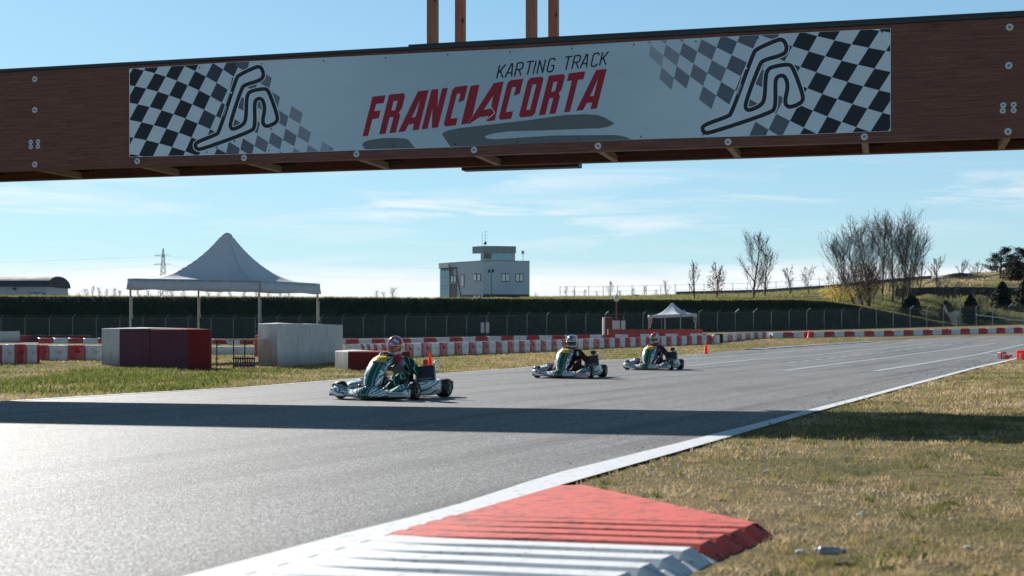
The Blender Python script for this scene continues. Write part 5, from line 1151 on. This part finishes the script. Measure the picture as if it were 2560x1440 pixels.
def text_mesh(name, s, size, m, parent, M, ext=.0015):
    cu = bpy.data.curves.new(name, 'FONT'); cu.body = s; cu.size = size; cu.align_x = 'CENTER'; cu.align_y = 'CENTER'; cu.extrude = ext; cu.resolution_u = 2
    ob = bpy.data.objects.new(name, cu); C.objects.link(ob); dg = bpy.context.evaluated_depsgraph_get(); me = bpy.data.meshes.new_from_object(ob.evaluated_get(dg)); bpy.data.objects.remove(ob); me.materials.clear(); me.materials.append(m)
    me.transform(M); o = bpy.data.objects.new(name, me); C.objects.link(o); o.parent = parent; return o
def grid_faces(a, b): return [(i*b+j, (i+1)*b+j, (i+1)*b+j+1, i*b+j+1) for i in range(a-1) for j in range(b-1)]
def make_kart(label, loc, rot):
    k = empty('racing_kart', label, 'kart', loc, rot, 'racing karts heading towards the camera')
    # floor tray and tube frame
    bevel(MB().box((-.25,-.28,.035), (.78,.28,.043)).build('floor_tray', M_ENG, k), .002)
    b = MB()
    for s in (-1, 1): b.tube([(-.62,s*.30,.075),(-.2,s*.33,.06),(.25,s*.31,.06),(.55,s*.20,.06),(.80,s*.20,.06)], .016, 8)
    b.tube([(.80,-.2,.06),(.86,-.12,.06),(.86,.12,.06),(.80,.2,.06)], .014, 8); b.tube([(-.18,-.33,.06),(-.18,.33,.06)], .015, 8)
    for s in (-1, 1): b.tube([(.52,s*.21,.09),(.53,s*.52,.12)], .013, 8); b.tube([(-.25,s*.33,.07),(-.25,s*.50,.12),(.2,s*.50,.12),(.2,s*.32,.07)], .011, 8)
    b.build('chassis_frame', M_FRM, k, True)
    MB().tube([(-.53,-.62,.14),(-.53,.62,.14)], .02, 12).build('rear_axle', M_FRM, k, True)
    # front fairing
    nv = 49; vs = []; 
    for i in range(nv):
        v = -.64+1.28*i/(nv-1); a = abs(v)/.64
        uf = .99-.17*a**2.3; dpt = .26-.15*a**2
        zt = .205*math.exp(-(v/.20)**2)+.135*(1-math.exp(-(v/.20)**2)); zt += .105*(1/(1+math.exp(-(abs(v)-.42)*24))); zt -= .03*max(0, (a-.93)/.07)
        zt = max(zt, .12); zb = .035+.012*a
        ur = uf-dpt
        P8 = [(ur, zt*.93), (ur+.04, zt), (uf-.14, zt*.97), (uf-.07, zt*.80), (uf-.018, zt*.52), (uf, .085), (uf-.012, zb), (ur+.05, zb)]
        for u, z in P8: vs.append((u, v, z))
    fs = [tuple(reversed(f)) for f in grid_faces(nv, 8)]; fs += [tuple(range(8)), tuple((nv-1)*8+q for q in range(8))[::-1]]
    o = mk('front_fairing', vs, fs, M_LIV, k, True); sm = o.modifiers.new('sub', 'SUBSURF'); sm.levels = sm.render_levels = 1
    # front panel (leaning shield)
    nu, nw = 17, 13; vs = []
    for i in range(nu):
        f = i/(nu-1); z = .185+.475*f; u = .83-.16*f-.33*f*f; hw = .105+.075*math.sin(math.pi*min(1, f*.78))*1.0; hw = hw*(1 if f < .86 else 1-(f-.86)*2.0)
        if f > .93: u -= (f-.93)*1.3; z -= (f-.93)*.10
        for j in range(nw):
            s = -1+2*j/(nw-1); vs.append((u-.10*abs(s)**2.2, s*hw, z-.012*abs(s)**3))
    o = mk('front_panel', vs, [tuple(reversed(f)) for f in grid_faces(nu, nw)], M_LIV, k, True); sd = o.modifiers.new('t', 'SOLIDIFY'); sd.thickness = .006; sd.offset = -1; sd.use_quality_normals = True
    pv = vs
    def panel_patch(name, i0, i1, j0, j1, m, off=.006):
        q = []; 
        for i in range(i0, i1+1):
            for j in range(j0, j1+1): a = Vector(pv[i*nw+j]); q.append(a+Vector((.9,0,.3)).normalized()*off)
        o = mk(name, q, [tuple(reversed(f)) for f in grid_faces(i1-i0+1, j1-j0+1)], m, k, True); sd = o.modifiers.new('t', 'SOLIDIFY'); sd.thickness = .003; sd.offset = 1; return o
    panel_patch('number_plate', 12, 15, 2, 10, M_YEL); panel_patch('panel_cap', 15, 16, 1, 11, M_DGR, .007)
    # side pods
    for s in (-1, 1):
        vs = []; secs = [(-.36,.60,.055,.25,.44),(-.33,.66,.05,.265,.43),(-.10,.69,.045,.262,.43),(.10,.69,.045,.25,.43),(.24,.67,.045,.235,.44),(.31,.61,.05,.215,.45),(.335,.54,.07,.18,.46)]
        for (u, vo, z0, z1, vi) in secs:
            for (vv_, zz_) in ((vi,z0+.02),(vi,z1-.03),(vi+.04,z1),(vo-.05,z1),(vo-.012,z1-.03),(vo,z1*.6),(vo-.01,z0+.03),(vo-.05,z0)): vs.append((u, s*vv_, zz_))
        m_ = 8; n = len(secs); fs = [(i*m_+j, (i+1)*m_+j, (i+1)*m_+(j+1) % m_, i*m_+(j+1) % m_) for i in range(n-1) for j in range(m_)]+[tuple(range(m_)), tuple((n-1)*m_+q for q in range(m_))[::-1]]
        if s > 0: fs = [tuple(reversed(f)) for f in fs]
        o = mk('side_pod', vs, fs, M_POD, k, True); o.modifiers.new('e', 'EDGE_SPLIT').split_angle = .9
        st_ = MB(); vv_ = .697*s; st_.box((-.20,min(vv_,vv_-.004*s),.13), (.12,max(vv_,vv_-.004*s),.175)); st_.build('sticker', M_STK, o)
    # wheels
    def wheel(u, s, r, wd):
        hw = wd/2; prof = [(r*.52,-hw*.86),(r*.80,-hw),(r*.95,-hw*.86),(r,-hw*.55),(r,hw*.55),(r*.95,hw*.86),(r*.80,hw),(r*.52,hw*.86)]
        Mw = Matrix.Translation((u, s, r)) @ Matrix.Rotation(math.pi/2, 4, 'X'); b = MB(); b.lathe(prof, 28, Mw, close=True); w_ = b.build('wheel', M_TYR, k, True)
        sg = 1 if s > 0 else -1; b = MB(); b.lathe([(r*.53,-hw*.84),(r*.545,-hw*.9),(r*.47,-hw*.84),(r*.42,-hw*.3),(r*.42,hw*.3),(r*.47,hw*.84),(r*.545,hw*.9),(r*.53,hw*.84)], 24, Mw); b.lathe([(0,-.01*1),(r*.42,-.01),(r*.42,.012),(0,.012)], 24, Mw); b.build('rim', M_RIM, w_, True)
        b = MB(); b.lathe([(0,-hw*.85),(r*.2,-hw*.8),(r*.22,hw*.8),(0,hw*.85)], 10, Mw); b.build('hub', M_BLK, w_, True)
    for s in (-1, 1): wheel(.53, s*.60, .130, .125); wheel(-.53, s*.605, .139, .20)
    # rear bumper
    b = MB(); pts = [(-.70,-.68,.17),(-.76,-.52,.17),(-.78,0,.18),(-.76,.52,.17),(-.70,.68,.17)]
    vs = []
    for (u, v, z) in pts:
        for du, dz in ((.035,-.075),(.035,.075),(-.035,.065),(-.035,-.065)): vs.append((u+du, v, z+dz))
    fs = [(i*4+j, i*4+(j+1) % 4, i*4+4+(j+1) % 4, i*4+4+j) for i in range(4) for j in range(4)]+[(0,1,2,3)[::-1], (16,17,18,19)]
    bevel(mk('rear_bumper', vs, fs, M_BLK, k), .012, 3)
    # seat shell
    vs = []; nn = 13
    prof = [(.18,.065),(.05,.05),(-.10,.055),(-.22,.12),(-.29,.24),(-.33,.38),(-.35,.46)]
    for (u, z) in prof:
        for j in range(nn):
            s = -1+2*j/(nn-1); w_ = .19 if z < .3 else .165; vs.append((u-.02*(1-abs(s))+(.06*abs(s)**3 if z > .2 else 0), s*w_, z+(.11*abs(s)**3 if z < .2 else 0)))
    o = mk('seat', vs, grid_faces(len(prof), nn), M_BLK, k, True); o.modifiers.new('t', 'SOLIDIFY').thickness = .008; o.location = (-.10,0,0)
    # steering wheel and column
    Ms = Matrix.Translation((.20,0,.565)) @ Matrix.Rotation(-.85, 4, 'Y'); sw_ = []
    ring = [(.145+.014*math.cos(a), .014*math.sin(a)) for a in [q*math.pi/3 for q in range(6)]]; b = MB(); b.lathe(ring, 28, Ms, close=True)
    for a in (0, 2.1, 4.2): b.tube([Ms @ Vector((0,0,-.01)), Ms @ Vector((.14*math.cos(a), .14*math.sin(a), 0))], .010, 6)
    b.lathe([(0,.01),(.04,.01),(.04,-.02),(0,-.02)], 12, Ms); b.build('steering_wheel', M_BLK, k, True)
    MB().tube([(.20,0,.55),(.46,0,.12)], .012, 8).build('steering_column', M_FRM, k, True)
    bevel(MB().box((.16,-.12,.05), (.40,.12,.19)).build('fuel_tank', M_REDT, k), .03, 3)
    for s in (-1, 1): MB().tube([(.72,s*.13,.06),(.74,s*.13,.22)], .008, 6).build('pedal', M_FRM, k)
    bevel(MB().box((.60,-.20,.12), (.66,-.12,.22)).build('brake_cylinder', M_REDT, k), .01)
    # radiator on the driver's left, engine on the right
    Mr = Matrix.Translation((-.20,.455,.22)) @ Matrix.Rotation(-.20, 4, 'Y') @ Matrix.Rotation(.12, 4, 'X')
    rd = bevel(MB().box((-.025,-.145,0), (.025,.145,.26), 0, Mr).build('radiator', M_BLK, k), .006)
    b = MB()
    for q in range(12): b.box((.0255,-.13,.015+q*.02), (.029,.13,.024+q*.02), 0, Mr)
    b.build('cooling_fins', simple('radiator_fins', (.03,.035,.05), .45), rd); text_mesh('sticker', 'KE TECHNOLOGY', .028, M_STK, rd, Mr @ Matrix.Translation((.031,0,.055)) @ Matrix.Rotation(math.pi/2, 4, 'Z') @ Matrix.Rotation(math.pi/2, 4, 'X'))
    for s in (-1, 1): MB().tube([Mr @ Vector((0,s*.16,-.02)), Mr @ Vector((0,s*.16,.27))], .010, 6).build('radiator_bracket', M_FRM, k)
    b = MB(); pts = [Vector((-.24,.56,.46)), Vector((-.25,.565,.51)), Vector((-.26,.585,.545)), Vector((-.27,.62,.55)), Vector((-.28,.65,.52)), Vector((-.28,.655,.47)), Vector((-.27,.635,.42)), Vector((-.26,.60,.38))]
    b.tube(pts, .013, 10); b.build('coolant_hose', M_WHP, k, True)
    bevel(MB().box((-.42,-.42,.08), (-.20,-.22,.22)).build('crankcase', M_ENG, k), .015)
    b = MB()
    for q in range(7): b.box((-.40,-.41,.225+q*.02), (-.25,-.24,.236+q*.02))
    b.box((-.37,-.38,.22), (-.28,-.27,.37)); b.build('cylinder_fins', M_ENG, k)
    MB().tube([(-.22,-.32,.28),(-.05,-.38,.28),(.0,-.5,.26),(-.15,-.56,.24),(-.45,-.52,.26),(-.72,-.40,.27)], [.02,.03,.045,.045,.03,.015], 10).build('exhaust_pipe', M_FRM, k, True)
    return k
def airbox(k):
    bevel(MB().box((-.40,.40,.50), (-.30,.50,.59)).build('airbox', M_BLK, k), .012); MB().tube([(-.30,.45,.42),(-.35,.45,.52)], .018, 8).build('airbox_neck', M_BLK, k)
def copy_tree(o, parent=None):
    c = o.copy(); C.objects.link(c)
    if parent: c.parent = parent
    for ch in o.children: copy_tree(ch, c)
    return c
def kpos(px, y, dz=0): v = G(px, y); return v+Vector((0,0,.012+dz))
k1l = G(982, 996.0); k1 = make_kart('leading kart, largest and nearest, under the timber gantry', k1l+Vector((0,0,.014)), math.atan2(-math.cos(math.radians(21)), -math.sin(math.radians(21))))
vn = MB(); 
for o_, s_, e_ in (('20X', .045, .994),): text_mesh('race_lettering', o_, s_, simple('pale_blue_ink', (.20,.42,.5), .4), k1, Matrix.Translation((.995,0,.075)) @ Matrix.Rotation(math.pi/2, 4, 'Z') @ Matrix.Rotation(math.pi/2-.1, 4, 'X'), .004)
# sticker strip at the outer end of the fairing
for sgn in (1,):
    vs = []
    for i in range(12):
        v = .34+.27*i/11; a = v/.64; uf = .99-.17*a**2.3; vs += [(uf+.004, v, .075), (uf-.004, v, .118)]
    o = mk('sticker_strip', vs, [(2*i, 2*i+2, 2*i+3, 2*i+1) for i in range(11)], M_STK, k1); o.modifiers.new('t', 'SOLIDIFY').thickness = .004
    text_mesh('sticker_lettering', 'BORRACHARIA', .036, M_TXT, k1, Matrix.Translation((.915,.475,.096)) @ Matrix.Rotation(math.pi/2+.30, 4, 'Z') @ Matrix.Rotation(math.pi/2, 4, 'X') @ Matrix.Rotation(math.pi*0, 4, 'Y'), .003)
def rotk(th): return math.atan2(-math.cos(math.radians(th)), -math.sin(math.radians(th)))
k2 = copy_tree(k1); k2.location = G(1425, 944.6)+Vector((0,0,.014)); k2.rotation_euler = (0,0,rotk(17)); k2['label'] = 'second kart, in the middle of the three, driven in dark red'
k3 = copy_tree(k1); k3.location = G(1634, 924.6)+Vector((0,0,.014)); k3.rotation_euler = (0,0,rotk(19)); k3['label'] = 'third kart, farthest back, beside the lane markings'
airbox(k2); airbox(k3)

# ---------------------------------------------------------------- drivers
def suit_mat(name, base, stripe, dark, kind):
    t = MT(name); x, y, z = t.xyz(); r = t.math('ABSOLUTE', y); n = t.noise(3, None, 3)
    w_ = t.math('SINE', t.math('ADD', t.math('MULTIPLY', t.math('ADD', r, t.math('MULTIPLY', z, .35)), 95), t.math('MULTIPLY', n, 5)))
    st_ = t.ramp(w_, [(.86, 0), (.94, 1)])
    c = t.mix(st_, base, stripe)
    chest = t.math('LESS_THAN', r, .10 if kind != 3 else .07); c = t.mix(chest, c, dark)
    t.col(c).rough(.75, .2); t.bump(t.noise(9, None, 3, .6), .5, .03); return t.m
def skin_obj(name, verts, edges, radii, m, parent, root=0, sub=1, M=None):
    me = bpy.data.meshes.new(name); me.from_pydata([tuple((M @ Vector(v)) if M else v) for v in verts], edges, []); me.update(); o = bpy.data.objects.new(name, me); C.objects.link(o); o.parent = parent
    s = o.modifiers.new('skin', 'SKIN'); s.use_smooth_shade = True
    if not me.skin_vertices:
        me.attributes.new  # older files; layer is made by the modifier
    for i, r in enumerate(radii): me.skin_vertices[0].data[i].radius = r if isinstance(r, tuple) else (r, r); me.skin_vertices[0].data[i].use_root = (i == root)
    sb = o.modifiers.new('sub', 'SUBSURF'); sb.levels = sb.render_levels = sub
    dg = bpy.context.evaluated_depsgraph_get(); nm = bpy.data.meshes.new_from_object(o.evaluated_get(dg)); o.modifiers.clear(); o.data = nm; nm.materials.clear(); nm.materials.append(m)
    nm.polygons.foreach_set('use_smooth', [True]*len(nm.polygons)); return o
def helmet(parent, loc, yaw, pitch, cols, kind, sc=1.0):
    Mh = Matrix.Translation(loc) @ Matrix.Rotation(yaw, 4, 'Z') @ Matrix.Rotation(pitch, 4, 'Y')
    def R(th, ph):   # th: 0 top..pi bottom, ph: 0 forward
        z = math.cos(th); s = math.sin(th); fx = math.cos(ph); x, y, zz_ = .150*s*math.cos(ph), .130*s*math.sin(ph), .160*z
        if z < 0: k_ = -z; x += .045*k_*max(0, fx)**1.5*s*2; zz_ = .165*z; x *= 1-.10*k_*(fx < 0)
        return Vector((x, y, zz_))*sc
    n, m = 22, 32; vs = [R(math.pi*.5/n*0+.001, 0)]; rows_ = [math.pi*.76*(i+1)/n for i in range(n)]; vs = [tuple(R(.0, 0))]
    for th in rows_:
        for j in range(m): vs.append(tuple(R(th, 2*math.pi*j/m)))
    fs = [(0, 1+j, 1+(j+1) % m) for j in range(m)]+[(1+i*m+j, 1+(i+1)*m+j, 1+(i+1)*m+(j+1) % m, 1+i*m+(j+1) % m) for i in range(n-1) for j in range(m)]
    fs = fs+[tuple(1+(n-1)*m+j for j in range(m))[::-1]]
    t = MT('helmet_paint_%d' % kind); x, y, z = t.xyz()
    ns_ = t.noise(14, None, 2, .5, 1.5)
    if kind == 1:
        c = t.mix(t.ramp(ns_, [(.44, 0), (.47, 1)], 'LINEAR'), (.68,.70,.74), (.10,.13,.30)); c = t.mix(t.math('MULTIPLY', t.math('GREATER_THAN', t.noise(9, None, 1), .48), t.math('GREATER_THAN', z, .0)), c, (.55,.02,.03))
        c = t.mix(t.math('MULTIPLY', t.math('GREATER_THAN', y, .07), t.math('LESS_THAN', t.math('ABSOLUTE', t.math('SUBTRACT', z, .0)), .03)), c, (.80,.50,.06)); c = t.mix(t.math('LESS_THAN', z, -.05), c, t.ramp(ns_, [(.52, (.74,.74,.72)), (.56, (.20,.20,.22))]))
    elif kind == 2:
        rr_ = t.math('SQRT', t.math('ADD', t.math('POWER', t.math('ABSOLUTE', y), 2), t.math('POWER', t.math('ABSOLUTE', t.math('SUBTRACT', z, .095)), 2)))
        c = t.mix(t.math('GREATER_THAN', z, .09), (.60,.60,.60), (.45,.10,.25)); c = t.mix(t.math('LESS_THAN', rr_, .075), c, (.62,.66,.70)); c = t.mix(t.math('LESS_THAN', rr_, .058), c, (.07,.17,.33))
        c = t.mix(t.math('MULTIPLY', t.math('LESS_THAN', t.math('ABSOLUTE', t.math('SUBTRACT', t.math('SUBTRACT', z, .02), t.math('MULTIPLY', t.math('ABSOLUTE', y), .25))), .017), t.math('GREATER_THAN', t.math('ABSOLUTE', y), .03)), c, (.62,.25,.08))
    else:
        rr_ = t.math('SQRT', t.math('ADD', t.math('POWER', t.math('ABSOLUTE', y), 2), t.math('POWER', t.math('ABSOLUTE', t.math('SUBTRACT', z, .09)), 2)))
        c = t.mix(t.ramp(ns_, [(.47, 0), (.5, 1)]), (.70,.72,.70), (.06,.32,.20)); c = t.mix(t.math('LESS_THAN', rr_, .072), c, t.ramp(ns_, [(.5, (.66,.03,.03)), (.6, (.75,.15,.12))]))
    t.col(c).rough(.10, .6); t.b.inputs['Coat Weight'].default_value = .5
    hm = mk('helmet', vs, fs, t.m, parent, True); hm.matrix_local = Mh
    vs = []; nb2 = 21; rws = 6
    for i in range(rws):
        th = math.pi*(.47+.155*i/(rws-1))
        for j in range(nb2): ph = -1.12+2.24*j/(nb2-1); vs.append(tuple(R(th, ph)*1.03))
    t = MT('visor_%d' % kind); t.col(cols['visor']).rough(.05, .8, .3); o = mk('visor', vs, [tuple(reversed(f)) for f in grid_faces(rws, nb2)], t.m, hm, True); o.modifiers.new('t', 'SOLIDIFY').thickness = .004
    if kind == 1:
        vs = []
        for i in range(4):
            th = math.pi*(.375+.085*i/3)
            for j in range(6): vs.append(tuple(R(th, -.30+.55*j/5)*1.035))
        mk('visor_strip', vs, [tuple(reversed(f)) for f in grid_faces(4, 6)], simple('pale_blue_strip', (.30,.45,.55), .3), hm, True).modifiers.new('t', 'SOLIDIFY').thickness = .003
        vs = []
        for i in range(4):
            th = math.pi*(.53+.12*i/3)
            for j in range(5): vs.append(tuple(R(th, -.14+.28*j/4)*1.05))
        mk('visor_emblem', vs, [tuple(reversed(f)) for f in grid_faces(4, 5)], simple('bright_red_mark', (.75,.03,.03), .3), hm, True).modifiers.new('t', 'SOLIDIFY').thickness = .003
    for s in (-1, 1): MB().lathe([(0,0),(.022,0),(.022,.010),(0,.012)], 12, Matrix.Translation(Vector((.01,s*.128,-.01))*sc) @ Matrix.Rotation(-s*math.pi/2, 4, 'X')).build('visor_hinge', M_STK, hm)
    return hm
def glove(parent, wrist, grip, side, m, rim_dir):
    """palm behind the rim, four fingers curling round it, thumb hooked on the near side"""
    wrist, grip = Vector(wrist), Vector(grip); f = (grip-wrist).normalized(); a = Vector(rim_dir).normalized(); a = (a-f*a.dot(f)).normalized(); n = f.cross(a).normalized()
    if n.z > 0: n = -n
    vs = [wrist, wrist+f*.035, wrist+f*.075]; ed = [(0,1),(1,2)]; rd = [(.028,.022),(.036,.018),(.038,.017)]
    for q, (off, l) in enumerate(((-.034,.062),(-.012,.070),(.011,.066),(.032,.052))):
        b = len(vs); k0 = wrist+f*.082+a*off; vs += [k0, k0+f*l*.45+n*.004, k0+f*l*.62+n*.030, k0+f*l*.35+n*.046]; ed += [(2,b),(b,b+1),(b+1,b+2),(b+2,b+3)]; rd += [.0115,.0105,.0095,.0085]
    b = len(vs); k0 = wrist+f*.030-a*.034*side; vs += [k0, k0+f*.026-a*.020*side+n*.012, k0+f*.048-a*.012*side+n*.030]; ed += [(1,b),(b,b+1),(b+1,b+2)]; rd += [.0135,.012,.010]
    return skin_obj('glove', vs, ed, rd, m, parent, 0, 1)
def driver(kart, label, suit, gl_m, shoe_m, neck_m, kind, hd, lean, yaw, cols, dz=0.0, pitch=.12):
    p = empty('person', label, 'person', kart.location.copy(), kart.rotation_euler.z)
    cs_ = Vector((-.27+lean, hd[1]*.7, .52+dz))      # upper chest
    hp = Vector((-.26,0,.135)); wa = Vector((-.31,0,.25)); ck = Vector(hd)+Vector((-.05,0,-.17))
    Lg = [Vector((.055,.150,.535)), Vector((.055,-.150,.535))]
    vs = [hp, wa, (wa+cs_)/2+Vector((-.03,0,.02)), cs_, ck]; ed = [(0,1),(1,2),(2,3),(3,4)]; rd = [(.13,.11),(.125,.10),(.15,.115),(.135,.10),(.055,.055)]
    for s, g in ((1, Lg[0]), (-1, Lg[1])):
        b = len(vs); sh = cs_+Vector((-.0,s*.165,.01)); el = Vector((-.20+lean*.5,s*.335,.36+dz*.5)); wr = g+Vector((-.10,s*.035,-.035)); m1_ = sh.lerp(el, .5)+Vector((-.01,s*.012,.0)); m2_ = el.lerp(wr, .5)
        vs += [sh, m1_, el, m2_, wr]; ed += [(3,b),(b,b+1),(b+1,b+2),(b+2,b+3),(b+3,b+4)]; rd += [.070,.060,.050,.045,.034]
        b = len(vs); th = hp+Vector((.05,s*.10,.0)); kn = Vector((.24,s*.245,.335)); mid = th.lerp(kn, .5)+Vector((0,0,.015)); an = Vector((.62,s*.17,.125)); m3 = kn.lerp(an, .45)
        vs += [th, mid, kn, m3, an]; ed += [(0,b),(b,b+1),(b+1,b+2),(b+2,b+3),(b+3,b+4)]; rd += [.085,.080,.062,.056,.040]
    skin_obj('body', vs, ed, rd, suit, p, 0, 2)
    MB().tube([ck+Vector((0,0,-.04)), ck+Vector((.03,0,.03)), Vector(hd)+Vector((.0,0,-.08))], [.075,.068,.07], 14).build('neck_scarf', neck_m, p, True)
    helmet(p, Vector(hd), yaw, pitch, cols, kind, .97)
    for s, g in ((1, Lg[0]), (-1, Lg[1])):
        gm = gl_m if not isinstance(gl_m, tuple) else gl_m[0 if s > 0 else 1]
        glove(p, g+Vector((-.095,s*.033,-.033)), g+Vector((.06,0,.02)), s, gm, (.3,0,.9))
        an = Vector((.62,s*.17,.125)); skin_obj('shoe', [an+Vector((-.02,0,.05)), an+Vector((0,0,-.01)), an+Vector((.05,-.005*s,-.015)), an+Vector((.13,-.01*s,.045)), an+Vector((.175,-.012*s,.095))], [(0,1),(1,2),(2,3),(3,4)], [.044,.048,.045,.038,.026], shoe_m, p, 0, 1)
    return p
sg = suit_mat('green_suit', (.004,.060,.042), (.38,.46,.44), (.20,.24,.27), 1); sr = suit_mat('dark_red_suit', (.016,.012,.016), (.20,.018,.03), (.030,.012,.018), 2); sb_ = suit_mat('navy_suit', (.012,.018,.045), (.16,.20,.28), (.16,.22,.22), 3)
gw = simple('grey_glove', (.30,.30,.34), .7); gr_ = simple('red_glove', (.25,.02,.03), .7); gwh = simple('white_glove', (.62,.62,.55), .7)
driver(k1, 'driver in a green suit and silver, red and blue helmet in the leading kart', sg, (gw, gr_), simple('chrome_boot', (.05,.06,.06), .3), simple('red_scarf', (.50,.02,.03), .8), 1, (-.03,.03,.775), .05, .10, {'visor': (.42,.10,.02)})
driver(k2, 'driver in a dark red and black suit and grey helmet in the second kart', sr, gwh, simple('black_boot', (.015,.015,.015), .4), simple('dark_red_collar', (.16,.02,.03), .8), 2, (-.10,.02,.785), .02, -.02, {'visor': (.012,.012,.014)})
driver(k3, 'driver in a navy suit and red, white and green helmet in the third kart', sb_, gr_, simple('red_boot', (.35,.02,.02), .5), simple('red_scarf', (.50,.02,.03), .8), 3, (-.14,.0,.845), .0, -.15, {'visor': (.01,.10,.07)}, .05)
